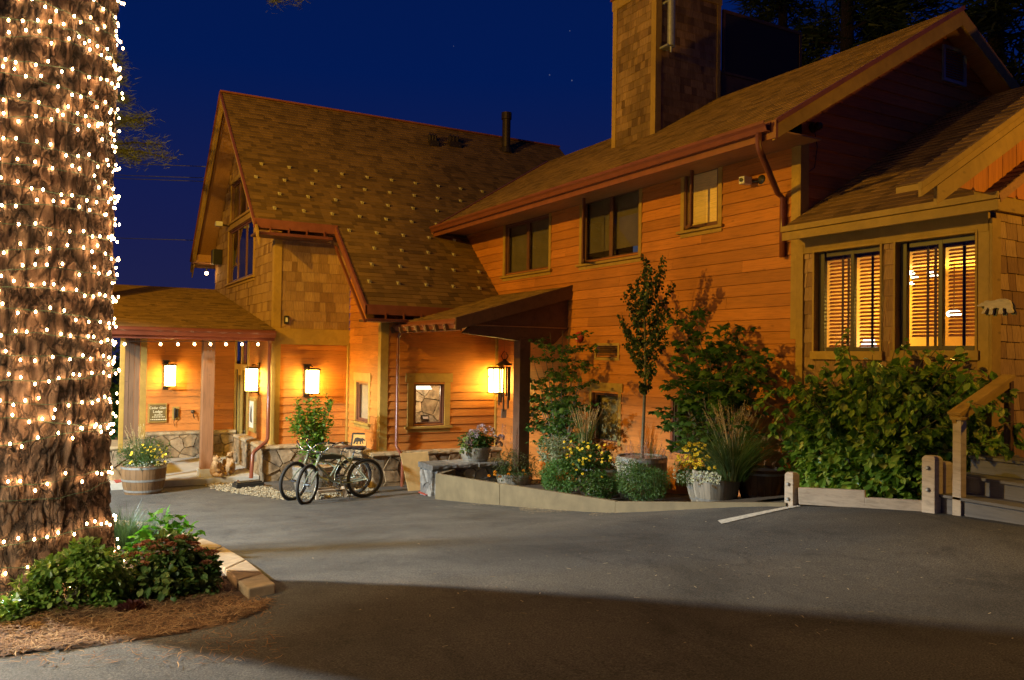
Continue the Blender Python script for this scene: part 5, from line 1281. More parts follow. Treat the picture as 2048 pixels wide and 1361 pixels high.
# ---- left barrel with grass and yellow flowers
c0 = onG(275, 990); d0 = dep(c0); rb = 43/FOC*d0; hb = (990-932)/FOC*d0
c0 = c0 + CF*rb*.6; c0.z = G(c0.x, c0.y)
barrel(c0, rb, hb, 'oak half barrel with pale hoops in front of the porch mat')
R = thing('flowering_plant', c0+V((0, 0, hb)), 'yellow daisies and feathery grass filling the oak half barrel by the porch', 'flowers')
b = MB(); t = c0+V((0, 0, hb)); cloud(b, t+V((0, 0, .20)), (rb*1.3, rb*1.3, .36), 2600, .06, 'lance', thr=-.3, seed=1); put(b, 'foliage', M['leaf'], R)
b = MB(); tuft(b, t, 260, .62, .007, .8, rb*.6, 1.1); put(b, 'grass', M['grass'], R)
b = MB(); plumes(b, t+V((-.12, 0, .1)), 16, .68, .25, .1); put(b, 'plumes', M['plume'], R)
mp, mc = MB(), MB(); daisies(mp, mc, [t+V((random.uniform(-.30, .42), random.uniform(-.42, -.12), random.uniform(.05, .42))) for _ in range(30)]); put(mp, 'petals', M['yellow'], R); put(mc, 'flower_centres', M['ycentre'], R)
b = MB(); cloud(b, t+V((0, -.25, .0)), (rb*.9, .15, .08), 260, .018, 'petal'); put(b, 'white_flowers', M['whiteflower'], R)

# ---- climbing plant and tub behind the bicycles
p = onG(640, 988)+V((0, .45, 0)); p.z = G(p.x, p.y); dd = dep(p)
barrel(p, .42, .52, 'weathered brown tub behind the two bicycles', 'barrel_old')
R = thing('climbing_plant', p+V((0, 0, .5)), 'leafy shrub growing up the orange wall behind the bicycles', 'shrub')
b = MB(); s_ = MB(); tips = []
for i in range(26):
    x = random.uniform(-.5, .42); h = (1.55-abs(x+.05)*1.4)*random.uniform(.55, 1.08)+.35*(x > .2) + (.35 if -.42 < x < -.3 else 0)
    tips.append(p+V((x*1.05, random.uniform(-.15, .15), .5+h)))
stems(s_, p+V((0, 0, .45)), tips, .007, .10)
for t in tips:
    base = p+V((0, 0, .5))
    for k in range(90):
        f = random.uniform(.15, 1.02); q = base.lerp(t, f)+V((0, 0, .10*math.sin(PI*f)))+rdir()*random.uniform(.0, .24*(1.15-f)+.05); leaf(b, q, rdir()+V((0, -.5, -.2)), random.uniform(.035, .075), 'maple')
put(b, 'foliage', leafmat('currant_leaf', [(0, (.05, .13, .015)), (.6, (.12, .24, .025)), (1, (.24, .34, .05))], trans=.5), R); put(s_, 'stems', M['stem'], R)

# ---- hydrangeas in a bowl on the grey stone wall
hc = onY(950, 926, 14.22); hc.z = zg+.012; d0 = dep(hc); r0 = 30/FOC*d0
barrel(hc, r0, 28/FOC*d0, 'low weathered wooden bowl on the grey stone wall', 'barrel_old', name='wooden_bowl_planter', hoops=2)
ht = hc+V((0, 0, 28/FOC*d0)); R = thing('hydrangea', ht, 'hydrangea with pale lilac flower heads in the wooden bowl', 'flowers')
b = MB(); cloud(b, ht+V((0, -.02, .10)), (.36, .30, .20), 620, .08, 'oval', seed=3); cloud(b, ht+V((-.05, -.22, -.05)), (.28, .08, .16), 240, .04, 'lance', droop=1.5); put(b, 'foliage', M['leaf'], R)
for i, (px, py, r_) in enumerate(((945, 870, .10), (963, 860, .10), (979, 864, .105), (955, 885, .09), (972, 884, .09), (988, 880, .09), (938, 886, .07), (998, 890, .07), (1002, 876, .065))):
    q = onY(px, py, 14.1+random.uniform(-.1, .12)); b = MB(); ball(b, q, r_, 120, .024); put(b, 'flower_head', M['lilac'], R)
for px, py, r_ in ((932, 880, .055), (928, 893, .06), (936, 900, .05), (924, 905, .04)):
    q = onY(px, py, 14.05); b = MB(); ball(b, q, r_, 90, .022); put(b, 'flower_head', M['hgreen'], R)

# ---- pot of marigolds
q = onG(1027, 985)+V((.15, .25, 0)); q.z = soil_z(q.x, q.y)-.02; d0 = dep(q); r0 = 37/FOC*d0
barrel(q, r0, .24, 'low half barrel of marigolds behind the planter edging', 'barrel_old', hoops=2)
t = q+V((0, 0, .22)); R = thing('marigold_plant', t, 'orange marigolds with pink astilbe plumes in the low half barrel', 'flowers')
b = MB(); cloud(b, t+V((0, 0, .18)), (.50, .42, .32), 2600, .055, 'lance', seed=5); put(b, 'foliage', M['leaf_olive'], R); b = MB(); cloud(b, t+V((-.0, -.15, .05)), (.48, .28, .20), 1300, .05, 'lance', seed=6); put(b, 'low_foliage', M['leaf'], R)
b = MB()
for px, py in ((978, 952), (990, 950), (1000, 954), (1017, 949), (1047, 942), (1051, 950), (1060, 957), (990, 945)): ball(b, onY(px, py, t.y-.32), .024, 40, .016)
put(b, 'blossoms', M['orange'], R)
b = MB()
for px, py, h in ((1010, 895, .42), (1022, 892, .36), (1034, 900, .30), (1005, 880, .3)): panicle(b, onY(px, py, t.y-.05), h, .06, 150)
put(b, 'astilbe_plumes', M['pink'], R)
b = MB(); stems(b, t, [onY(px, py, t.y-.05) for px, py in ((1010, 890), (1022, 888), (1034, 895), (1005, 880), (1025, 900))], .004, .03); put(b, 'stems', M['stem'], R)

# ---- multi-stem trees
def small_tree(base, crown, label, mt, shape, size, n_limbs, leaves, cat='tree', name='vine_maple', trunk_r=.02, layered=False, spread=.12):
    """crown: list of (photo x, photo y, plane Y offset) limb tips; leaves gather along the limbs"""
    base = V(base); R = thing(name, base, label, cat); w_ = MB(); l = MB()
    for t in crown:
        mid = base.lerp(t, .45)+V((0, 0, .12)); pts = [base, base.lerp(mid, .5), mid, mid.lerp(t, .5)+V((0, 0, .05)), t]
        w_.tube(pts, [trunk_r, trunk_r*.85, trunk_r*.65, trunk_r*.4, trunk_r*.15], 6, caps=False)
        for k in range(n_limbs):
            f = random.uniform(.42, 1.0); j = min(int(f*4), 3); q = pts[j].lerp(pts[j+1], f*4-j)
            d = rdir(-.1, .5); e_ = q+d*random.uniform(.10, spread*2.2); w_.tube([q, q.lerp(e_, .5)+V((0, 0, .02)), e_], [trunk_r*.25, trunk_r*.18, trunk_r*.08], 4, caps=False)
            for _ in range(leaves):
                s_ = random.uniform(.2, 1.1); c_ = q.lerp(e_, s_)+V((random.gauss(0, spread*.32), random.gauss(0, spread*.32), random.gauss(0, spread*(.12 if layered else .3))))
                leaf(l, c_, V((random.uniform(-1, 1), random.uniform(-1, 1), -.35 if layered else -.7)), size*random.uniform(.6, 1.15), shape)
    put(w_, 'trunk', M['twig'], R); put(l, 'crown', mt, R); return R
# vine maple beside the post
bs = onX(1121, 888, 8.35); bs.z = soil_z(bs.x, bs.y)+.2
tips = [onX(px, py, 8.35+random.uniform(-.35, .3)) for px, py in ((1085, 675), (1100, 665), (1125, 662), (1140, 655), (1158, 670), (1065, 715), (1085, 735), (1150, 700), (1170, 720), (1060, 760), (1075, 790), (1130, 740), (1165, 760), (1095, 770), (1055, 820), (1070, 840), (1110, 810), (1140, 790), (1165, 800), (1100, 850), (1150, 835))]
small_tree(bs, tips, 'vine maple with small layered leaves between the dark post and the wall vent', M['leaf_dark'], 'maple', .085, 10, 12, trunk_r=.016, layered=True, spread=.17)
# slender upright tree in the big barrel
bb = onX(1283, 980, 8.15); bb.z = soil_z(bb.x, bb.y)-.03; d0 = dep(bb); rb2 = 50/FOC*d0
hb2 = (bb-EYE).dot(CU); hb2 = onX(1283, 912, bb.x).z-bb.z
barrel(bb, rb2, hb2, 'tall weathered barrel holding the slender tree', 'barrel_old')
base = V((bb.x, bb.y, bb.z+hb2-.05)); TX = bb.x+.05
R = thing('slender_tree', base, 'slender upright young tree with dark curled leaves in the tall barrel', 'tree')
w_ = MB(); l = MB(); zt = onX(1297, 530, TX).z; z1_ = onX(1290, 735, TX).z
tp = [base, onX(1288, 820, TX), onX(1291, 740, TX), onX(1290, 660, TX), onX(1287, 600, TX), onX(1292, 545, TX)]
w_.tube(tp, [.026, .024, .021, .016, .010, .004], 8)
limbs = []
for px, py, qx, qy in ((1290, 735, 1255, 690), (1290, 740, 1325, 690), (1290, 715, 1248, 655), (1290, 710, 1328, 655), (1290, 700, 1240, 632), (1290, 690, 1335, 620), (1289, 680, 1252, 590), (1289, 675, 1344, 572), (1289, 660, 1262, 575), (1289, 650, 1322, 600),
                       (1288, 640, 1275, 560), (1288, 630, 1325, 545), (1287, 620, 1290, 520), (1288, 610, 1325, 522), (1287, 640, 1300, 540), (1290, 700, 1270, 640), (1290, 695, 1312, 640), (1289, 720, 1275, 700), (1289, 725, 1302, 700), (1291, 780, 1283, 765), (1291, 775, 1300, 760), (1290, 750, 1277, 728), (1290, 750, 1305, 735)):
    a = onX(px, py, TX); c = onX(qx, qy, TX+random.uniform(-.35, .35)); mid = a.lerp(c, .5)+V((0, 0, -.06)); pts = [a, mid, c]; w_.tube(pts, [.009, .006, .002], 5, caps=False)
    L_ = (c-a).length
    for k in range(int(L_*190)+12):
        f = random.uniform(.12, 1.05); q = (a.lerp(mid, f*2) if f < .5 else mid.lerp(c, f*2-1))+V((random.gauss(0, .026), random.gauss(0, .026), random.gauss(0, .02)))
        leaf(l, q, rdir()*.8+V((0, 0, -.7)), random.uniform(.036, .07), 'oval', roll=random.uniform(-1.5, 1.5))
put(w_, 'trunk', M['twig'], R); put(l, 'crown', leafmat('dark_curled_leaf', [(0, (.018, .038, .012)), (.7, (.045, .085, .022)), (1, (.09, .13, .035))], rough=.35), R)
# pink astilbe around it
R = thing('astilbe', base, 'pink feathery astilbe at the foot of the slender tree', 'flowers')
b = MB()
for i in range(34): panicle(b, base+V((random.uniform(-.42, .38), random.uniform(-.4, .1), .02)), random.uniform(.14, .30), .05, 46)
put(b, 'plumes', M['pink'], R); b = MB(); tuft(b, base+V((.1, -.1, 0)), 50, .35, .004, .5, .3); put(b, 'grass', M['grass'], R)
# larger maple right of it
bs = onX(1424, 925, 8.25); bs.z = soil_z(bs.x, bs.y)+.35
tips = [onX(px, py, 8.25+random.uniform(-.45, .35)) for px, py in ((1375, 612), (1360, 640), (1395, 625), (1345, 665), (1385, 665), (1410, 650), (1470, 645), (1455, 660), (1485, 650), (1500, 690), (1450, 700), (1420, 690), (1370, 700), (1350, 740), (1345, 765), (1400, 735), (1440, 745), (1480, 730), (1520, 715), (1530, 735), (1500, 760), (1465, 790), (1430, 800), (1385, 800), (1325, 822), (1345, 830), (1375, 835), (1405, 770), (1490, 860), (1360, 880), (1480, 700), (1440, 670), (1545, 712))]
small_tree(bs, tips, 'broad dark maple against the wall left of the big shrub', M['leaf_dark'], 'maple', .13, 8, 6, trunk_r=.015, layered=True, spread=.20)
b = barrel(V((bs.x, bs.y, soil_z(bs.x, bs.y)-.02)), .36, .42, 'dark tub at the foot of the broad maple', 'barrel_old')

# ---- dense flowering bush with yellow daisies, variegated leaves and lower fresh green
q = onX(1155, 985, 7.6); q.z = soil_z(q.x, q.y)
barrel(q+V((.35, -.2, 0)), .42, .50, 'dark barrel mostly hidden under the yellow daisies', 'barrel')
R = thing('flowering_bush', q, 'dense bush of variegated leaves and yellow daisies, with straw grass on top', 'flowers')
def at_(px, py, x): return onX(px, py, x)
b = MB(); cloud(b, at_(1115, 905, q.x+.1), (.35, .42, .30), 1500, .05, 'oval', seed=7); cloud(b, at_(1195, 975, q.x-.2), (.15, .28, .14), 400, .04, 'oval', seed=8); put(b, 'variegated_foliage', M['leaf_white'], R)
b = MB(); cloud(b, at_(1175, 935, q.x+.05), (.42, .50, .40), 3600, .055, 'oval', seed=9); cloud(b, at_(1200, 972, q.x-.2), (.25, .32, .22), 1200, .05, 'oval', seed=19); put(b, 'dark_foliage', M['leaf'], R)
b = MB(); cloud(b, at_(1118, 956, q.x-.25), (.30, .42, .30), 2600, .065, 'lance', seed=10); put(b, 'fresh_foliage', leafmat('fresh_green', [(0, (.05, .13, .03)), (1, (.14, .28, .07))]), R)
mp, mc = MB(), MB(); pts = []
for i in range(34): pts.append(at_(random.uniform(1128, 1222), random.uniform(882, 925), q.x-.30+random.uniform(-.05, .1)))
for i in range(5): pts.append(at_(random.uniform(1125, 1215), random.uniform(925, 960), q.x-.36))
daisies(mp, mc, pts, .019); put(mp, 'petals', M['yellow'], R); put(mc, 'flower_centres', M['ycentre'], R)
b = MB(); gp = at_(1172, 890, q.x+.25); plumes(b, gp, 34, .62, .32, .12); put(b, 'plumes', M['plume'], R); b = MB(); tuft(b, gp, 120, .5, .006, .5, .12); put(b, 'grass', M['grass'], R)
# ---- green bush in front of the tall barrel
R = thing('green_bush', bb, 'low green bush in front of the tall weathered barrel', 'shrub')
b = MB(); cloud(b, at_(1284, 964, bb.x-.55), (.32, .50, .28), 3200, .06, 'lance', seed=12); cloud(b, at_(1262, 930, bb.x-.42), (.15, .30, .10), 350, .04, 'lance', seed=13); put(b, 'foliage', leafmat('bush_green', [(0, (.04, .09, .02)), (1, (.12, .21, .06))]), R)
b = MB(); cloud(b, at_(1250, 930, bb.x-.40), (.1, .30, .14), 380, .022, 'petal', seed=14); put(b, 'white_flowers', M['whiteflower'], R)
b = MB(); tuft(b, at_(1235, 985, bb.x-.5), 60, .45, .005, .6, .1, 1.0); tuft(b, at_(1315, 985, bb.x-.5), 90, .42, .005, .7, .15, .6); put(b, 'grass', M['grass'], R)
# ---- light tub: white flowers, yellow daisies, big grass
q = onX(1432, 990, 7.95); q.z = soil_z(q.x, q.y)-.03; d0 = dep(q); r0 = 47/FOC*d0; h0 = onX(1432, 950, q.x-r0).z-q.z
barrel(q, r0, h0, 'pale weathered half barrel spilling white flowers at the planter edge', 'barrel_old', hoops=2); t = q+V((0, 0, h0))
R = thing('daisy_and_grass', t, 'yellow daisies, white flowers and a tall straw plumed grass in the pale half barrel', 'flowers')
b = MB()
for i in range(70): ball(b, at_(random.uniform(1382, 1440), random.uniform(945, 968), t.x-r0-.05+random.uniform(-.05, .1)), .016, 12, .014)
for i in range(26): ball(b, at_(random.uniform(1346, 1385), random.uniform(938, 968), t.x-r0+.1), .014, 12, .013)
put(b, 'white_flowers', M['whiteflower'], R)
mp, mc = MB(), MB(); pts = [at_(random.gauss(1388, 16), random.uniform(885, 940), t.x-r0+random.uniform(-.05, .2)) for _ in range(80)]; daisies(mp, mc, pts, .021); put(mp, 'petals', M['yellow'], R); put(mc, 'flower_centres', M['ycentre'], R)
b = MB(); cloud(b, at_(1395, 925, t.x-.05), (.34, .32, .36), 1800, .055, 'lance', seed=20); cloud(b, at_(1365, 955, t.x-.25), (.15, .22, .12), 400, .035, 'lance', seed=21); put(b, 'foliage', M['leaf'], R)
gp = at_(1465, 960, t.x+.0); b = MB(); tuft(b, gp, 900, 1.0, .009, .95, .20, 1.3); put(b, 'grass', M['grass'], R)
b = MB(); plumes(b, gp+V((0, 0, .25)), 46, .80, .34, .14); put(b, 'plumes', M['plume'], R)
p = onX(1524, 985, 8.6); p.z = soil_z(p.x, p.y)-.03; barrel(p, .34, .42, 'dark round barrel beside the timber barrier post', 'barrel', hoops=2)

# ---- big shrub in front of the annex
sb = onX(1730, 1000, 8.32); sb.z = G(sb.x, sb.y)
R = thing('large_shrub', sb, 'large leafy shrub in front of the lit annex windows', 'shrub')
b = MB(); s_ = MB(); cs_ = []
for px, py, rx, rz, n, dx in ((1640, 880, .45, .42, 1300, 0), (1640, 960, .36, .28, 600, -.1), (1700, 830, .50, .42, 1500, .1), (1700, 930, .5, .40, 1500, -.15), (1790, 790, .50, .40, 1500, .15), (1790, 900, .5, .45, 1700, -.1), (1870, 790, .42, .38, 1100, .25), (1900, 870, .40, .40, 1000, .2), (1840, 960, .4, .30, 900, -.05), (1760, 975, .45, .25, 800, -.2), (1640, 810, .3, .22, 350, .1), (1930, 800, .26, .30, 350, .35), (1615, 900, .20, .25, 150, 0)):
    c = onX(px, py, sb.x+dx); cs_.append(c); cloud(b, c, (rx*.8, rx, rz), int(n*.55), .115, 'oval', droop=.55, clump=1.6, thr=-.35, seed=px*.13)
tips = [onX(px, py, sb.x+random.uniform(-.2, .4)) for px, py in ((1600, 765), (1625, 745), (1650, 735), (1680, 705), (1690, 655), (1720, 720), (1745, 710), (1790, 700), (1810, 690), (1850, 705), (1880, 690), (1925, 700), (1950, 735), (1975, 745), (1575, 850), (1570, 900), (1960, 840), (1900, 720))]
for i in range(60):
    a = random.uniform(-1.6, 1.05); hh = random.uniform(.9, 1.75); top_ = sb+V((random.uniform(-.55, .25), a, hh*(1-.18*abs(a)))); end = top_+V((random.uniform(-.28, .05), random.uniform(-.3, .3)+.12*a, random.uniform(-.22, .05)))
    s_.tube([sb+V((0, a*.5, .2)), sb.lerp(top_, .55)+V((0, 0, .15)), top_, end], [.008, .006, .004, .0015], 5, caps=False)
    for k in range(34):
        f = random.random(); q = (top_.lerp(end, f*2-1) if f > .5 else (sb.lerp(top_, .5)+V((0, 0, .15))).lerp(top_, f*2))+rdir()*.035; leaf(b, q, (end-top_).normalized()+rdir()*.9+V((0, 0, -.6)), random.uniform(.07, .14)*(1.15-.4*f), 'oval')
stems(s_, sb, tips + cs_, .011, .15)
for t in tips:
    for k in range(34):
        f = random.uniform(.0, 1); q = t+V((0, 0, -.55*f))+(sb-t)*.10*f+rdir()*.05; leaf(b, q, rdir()*.9+V((0, 0, -.3)), random.uniform(.08, .13), 'oval')
put(b, 'foliage', M['leaf_shrub'], R); put(s_, 'stems', M['stem'], R)

# ================================================================ pine bed in the foreground
bed = [(-420, 1000), (150, 1030)] + ki + [(552, 1190), (520, 1225), (440, 1255), (330, 1275), (200, 1292), (80, 1308), (-60, 1322), (-420, 1360)]
bw = [onG(*q) for q in bed]
def bed_z(x, y):
    d = math.hypot(x-TC.x, y-TC.y); return G(x, y)+.004+.10*max(0, 1-d/2.0)+.018*noise.noise(V((x*3, y*3, 0)))
bedm = newmat('needle_mulch'); mt, nt_, bs_ = bedm; vv = coords(nt_)
n1 = tnoise(nt_, vv, 55, 6, .75, 1.5); n2 = tnoise(nt_, vv, 5, 4)
cc = tmix(nt_, tramp(nt_, n1, [(.3, (.035, .018, .010)), (.5, (.11, .058, .030)), (.7, (.24, .14, .075))]), tramp(nt_, n2, [(.3, (.6, .6, .6)), (.7, (1.2, 1.15, 1.1))]), 1, 'MULTIPLY')
nt_.links.new(cc, bs_.inputs['Base Color']); bs_.inputs['Roughness'].default_value = .95; tbump(nt_, bs_, n1, 1.0, .03); M['mulch'] = mt
xs = [q.x for q in bw]; ysb = [q.y for q in bw]
tag(sheet('mulch_bed', min(xs), max(xs), min(ysb), max(ysb), .05, .05, 0, M['mulch'], fz=bed_z, inside=lambda x, y: inpoly(x, y, bw)), kind='structure')
b = MB(); k = 0
while k < 17000:
    px, py = random.uniform(-60, 560), random.uniform(1080, 1345); ins_ = inpoly(px, py, bed)
    if not ins_:
        k += .1
        if random.random() > .05 or py < 1200: continue
    r_ = ray(px, py); q0 = EYE+r_*((-.06-EYE.z)/r_.z); x, y = q0.x, q0.y
    pz = V((x, y, (bed_z(x, y) if ins_ else G(x, y)+.004)+random.uniform(0, .022)))
    a = random.uniform(0, 2*PI); l_ = random.uniform(.03, .10); d = V((math.cos(a), math.sin(a), random.uniform(-.12, .2))); s2_ = V((-math.sin(a), math.cos(a), 0))*random.uniform(.0016, .003)
    mid = pz+d*l_*.5+s2_*random.uniform(-5, 5); b.add([pz-s2_, pz+s2_, mid+s2_, mid-s2_, pz+d*l_], [(0, 1, 2, 3), (3, 2, 4)]); k += 1
tag(b.build('pine_needles', isles('dry_needles', [(0, (.10, .045, .018)), (.6, (.26, .13, .055)), (1, (.42, .27, .13))], nscale=9, bump=0)), kind='stuff')
# scattered needles and grit on the asphalt
b = MB()
for cx, cy, n_, sx, sy in ((1085, 1012, 900, 40, 5), (1130, 1026, 500, 40, 4), (1360, 1024, 500, 90, 3), (1000, 1006, 400, 40, 3), (1500, 1100, 60, 250, 60), (1000, 1150, 70, 400, 90), (1700, 1180, 60, 300, 90)):
    for _ in range(n_):
        px, py = random.gauss(cx, sx), random.gauss(cy, sy)
        if not (560 < px < 2040 and 1000 < py < 1340): continue
        q = onG(px, py) if n_ < 100 else None
        if q is None:
            d_ = ray(px, py); q = EYE+d_*((G(6.3, 8.6 if px > 1180 else 10 if px > 1040 else 11.5)-EYE.z)/d_.z); q = V((q.x, q.y, G(q.x, q.y)))
        a = random.uniform(0, 6.3); l_ = random.uniform(.012, .045); d = V((math.cos(a), math.sin(a), 0)); s2_ = V((-d.y, d.x, 0))*random.choice((.0018, .004)); z_ = V((0, 0, .008))
        b.add([q-s2_+z_, q+s2_+z_, q+s2_+d*l_+z_, q-s2_+d*l_+z_], [(0, 1, 2, 3)])
tag(b.build('scattered_litter', isles('litter', [(0, (.18, .13, .07)), (1, (.5, .42, .28))], bump=0)), kind='stuff')

# bright maple seedling, juniper tuft, green bush, sedum, dark rosette
q = onG(325, 1120); q.z = bed_z(q.x, q.y)
R = thing('maple_seedling', q, 'bright green low maple seedling between the pine trunk and the kerb', 'plant')
b = MB(); s_ = MB(); tips = [onY(px, py, q.y+random.uniform(-.25, .25)) for px, py in ((325, 1028), (345, 1035), (360, 1050), (310, 1050), (330, 1060), (375, 1065), (290, 1075), (350, 1075), (300, 1095), (265, 1085), (255, 1105), (280, 1110), (385, 1068))]
stems(s_, q, tips, .005, .05)
for t in tips:
    for k in range(9): leaf(b, t+rdir()*.07, rdir()*.8+V((0, -.3, -.15)), random.uniform(.06, .12), 'maple')
put(b, 'foliage', M['leaf_bright'], R); put(s_, 'stems', M['stem'], R)
q = onG(250, 1100); q.z = bed_z(q.x, q.y)-.02
R = thing('grass_tuft', q, 'blue green wispy tuft right of the pine trunk', 'grass tuft'); b = MB()
for ox, oy, h_ in ((0, 0, .52), (.15, .1, .42), (-.1, .12, .45), (.28, .25, .3)): tuft(b, q+V((ox, oy, 0)), 420, h_, .0045, .95, .12, .8)
put(b, 'blades', leafmat('blue_grass', [(0, (.04, .075, .04)), (1, (.11, .17, .09))]), R)
q = onG(335, 1200); q.z = bed_z(q.x, q.y)
R = thing('sedum', q, 'dark green stonecrop with rusty flower heads beside the kerb', 'shrub')
b = MB(); hd = []
for px, py, r_ in ((275, 1150, .21), (330, 1150, .24), (385, 1160, .19), (300, 1190, .20), (370, 1195, .18), (345, 1110, .17), (400, 1135, .12)): cloud(b, onY(px, py, q.y+random.uniform(-.08, .15)), (r_, r_, r_*.9), 380, .062, 'oval', thr=-.2, droop=.1, seed=px)
put(b, 'foliage', leafmat('sedum_leaf', [(0, (.035, .08, .02)), (.6, (.08, .15, .035)), (1, (.15, .19, .05))]), R)
b = MB()
for px, py in ((280, 1095), (295, 1088), (310, 1098), (325, 1085), (340, 1092), (362, 1078), (375, 1090), (390, 1092), (400, 1102), (415, 1112), (425, 1108), (350, 1108), (330, 1110), (370, 1112), (300, 1115), (285, 1130), (395, 1142), (335, 1128), (270, 1112), (412, 1128)):
    c = onY(px, py, q.y-.08+random.uniform(-.05, .1))
    for _ in range(60):
        d = rdir(0.1, 1); leaf(b, c+V((d.x*.042, d.y*.042, d.z*.022)), d, .014, 'petal')
put(b, 'flower_heads', M['rust'], R)
q = onG(125, 1235); q.z = bed_z(q.x, q.y)
R = thing('green_shrub', q, 'glossy green low shrub in front of the pine trunk', 'shrub')
b = MB(); s_ = MB(); cc_ = []
for px, py, r_ in ((60, 1205, .17), (110, 1190, .18), (150, 1150, .19), (185, 1140, .17), (200, 1180, .17), (120, 1230, .15), (50, 1235, .12), (170, 1115, .13), (225, 1150, .15), (165, 1215, .16), (95, 1150, .12), (20, 1225, .10), (215, 1195, .14)):
    c = onY(px, py, q.y+random.uniform(-.1, .15)); cc_.append(c); cloud(b, c, (r_*.95, r_*.95, r_*.9), 300, .050, 'oval', droop=.2, thr=-.2, seed=px)
stems(s_, q, cc_, .005, .04)
for px, py in ((65, 1130), (95, 1120), (150, 1090), (175, 1085), (205, 1100), (120, 1110), (225, 1115), (10, 1190), (-5, 1240), (30, 1160), (60, 1150), (15, 1215), (240, 1130), (110, 1265), (60, 1262), (160, 1268)):
    t = onY(px, py, q.y+.05); s_.tube([q, q.lerp(t, .5), t], [.004, .003, .001], 4)
    for k in range(60): f = random.random(); leaf(b, q.lerp(t, .45+.55*f)+rdir()*.012, rdir()+V((0, 0, .1)), random.uniform(.04, .065), 'lance')
put(b, 'foliage', leafmat('glossy_leaf', [(0, (.06, .13, .02)), (.6, (.14, .24, .04)), (1, (.26, .34, .07))], rough=.28, spec=.5), R); put(s_, 'stems', M['stem'], R)
q = onG(262, 1232); q.z = bed_z(q.x, q.y)
R = thing('red_rosette', q, 'small dark red rosette plant on the needle mulch', 'plant'); b = MB()
for _ in range(150): d = rdir(0, 1); leaf(b, q+V((d.x*.06, d.y*.06, d.z*.03)), d+V((0, 0, .4)), random.uniform(.03, .05), 'oval')
put(b, 'foliage', leafmat('dark_red_leaf', [(0, (.05, .012, .012)), (1, (.12, .035, .03))]), R)

# ================================================================ conifers and planting beyond
def conifer(p, h, label, px_d=1.0, n=60, reach=3.0, bare=.3, dens=70, trunk=.4, name='conifer', seed=0):
    rs = random.Random(seed); p = V(p); R = thing(name, p, label, 'tree', 'tall conifers behind the lodge' if 'behind the lodge' in label else None)
    t_ = MB(); t_.tube([p, p+V((0, 0, h*.5)), p+V((.1, .1, h))], [trunk, trunk*.6, .04], 10)
    l = MB()
    for i in range(n):
        f = bare+(1-bare)*rs.random(); z = h*f; a = rs.uniform(0, 2*PI); L_ = reach*(1.05-f)*rs.uniform(.6, 1.1)+.4
        q = p+V((0, 0, z)); e_ = q+V((math.cos(a)*L_, math.sin(a)*L_, -L_*rs.uniform(.0, .45))); m_ = q.lerp(e_, .5)+V((0, 0, .15*L_)); t_.tube([q, m_, e_], [.05, .03, .01], 5, caps=False)
        for _ in range(dens):
            g = rs.uniform(.3, 1.05); c = (q.lerp(m_, g*2) if g < .5 else m_.lerp(e_, g*2-1))+V((rs.gauss(0, .16), rs.gauss(0, .16), rs.gauss(0, .12)))*px_d
            d = V((math.cos(a)+rs.uniform(-1, 1), math.sin(a)+rs.uniform(-1, 1), rs.uniform(-.8, .5))).normalized(); s2_ = d.cross(V((rs.random(), rs.random(), rs.random()))).normalized()*.022*px_d
            l.add([c-s2_, c+s2_, c+d*.30*px_d], [(0, 1, 2)])
    put(t_, 'trunk', M['bark'], R); put(l, 'crown', M['needle'], R); return R
def far(px, py, D): d = ray(px, py); return EYE+d*D
for i, (px, D, h, rc, lb) in enumerate(((1690, 30, 26, 4.6, 'thick trunked conifer behind the lodge deck'), (1560, 38, 30, 5, 'conifer behind the lodge and the roof deck screen'), (1800, 34, 24, 4.6, 'conifer behind the lodge ridge, left of the gable peak'), (1990, 28, 27, 5, 'dark conifer behind the lodge gable peak'), (2090, 24, 25, 4.6, 'dark conifer behind the lodge at the far right'))):
    q = far(px, 700, D); q.z = -1.5; conifer(q, h, lb, 1.7, 105, rc, .22, 120, .45, seed=i+3)
# pine whose boughs show left of the steep gable
q = far(120, 700, 19); q.z = -1.2
R = thing('pine', q, 'pine with drooping boughs between the big trunk and the steep gable', 'tree'); t_ = MB(); t_.tube([q, q+V((0, 0, 9)), q+V((0, 0, 15))], [.3, .2, .05], 10); l = MB()
for px, py, px2, py2 in ((215, 190, 262, 205), (215, 230, 290, 250), (220, 255, 300, 235), (215, 290, 325, 290), (225, 300, 345, 318), (220, 300, 285, 325), (210, 160, 250, 160), (205, 100, 245, 130), (530, -30, 600, 3), (560, -30, 545, 5)):
    a = far(px, py, 19); c = far(px2, py2, 18.4); st0 = V((q.x, q.y, a.z+.6)); t_.tube([st0, a, a.lerp(c, .5)+V((0, 0, .05)), c], [.05, .03, .02, .006], 5, caps=False)
    for k in range(560):
        f = random.random(); g = a.lerp(c, f)+rdir()*random.uniform(.02, .26); d = rdir(-.4, .8); s2_ = d.cross(rdir()).normalized()*.006; l.add([g-s2_, g+s2_, g+d*.17], [(0, 1, 2)])
put(t_, 'trunk', M['bark'], R); put(l, 'crown', leafmat('pine_bough', [(0, (.05, .06, .02)), (1, (.11, .12, .04))], trans=.1), R)
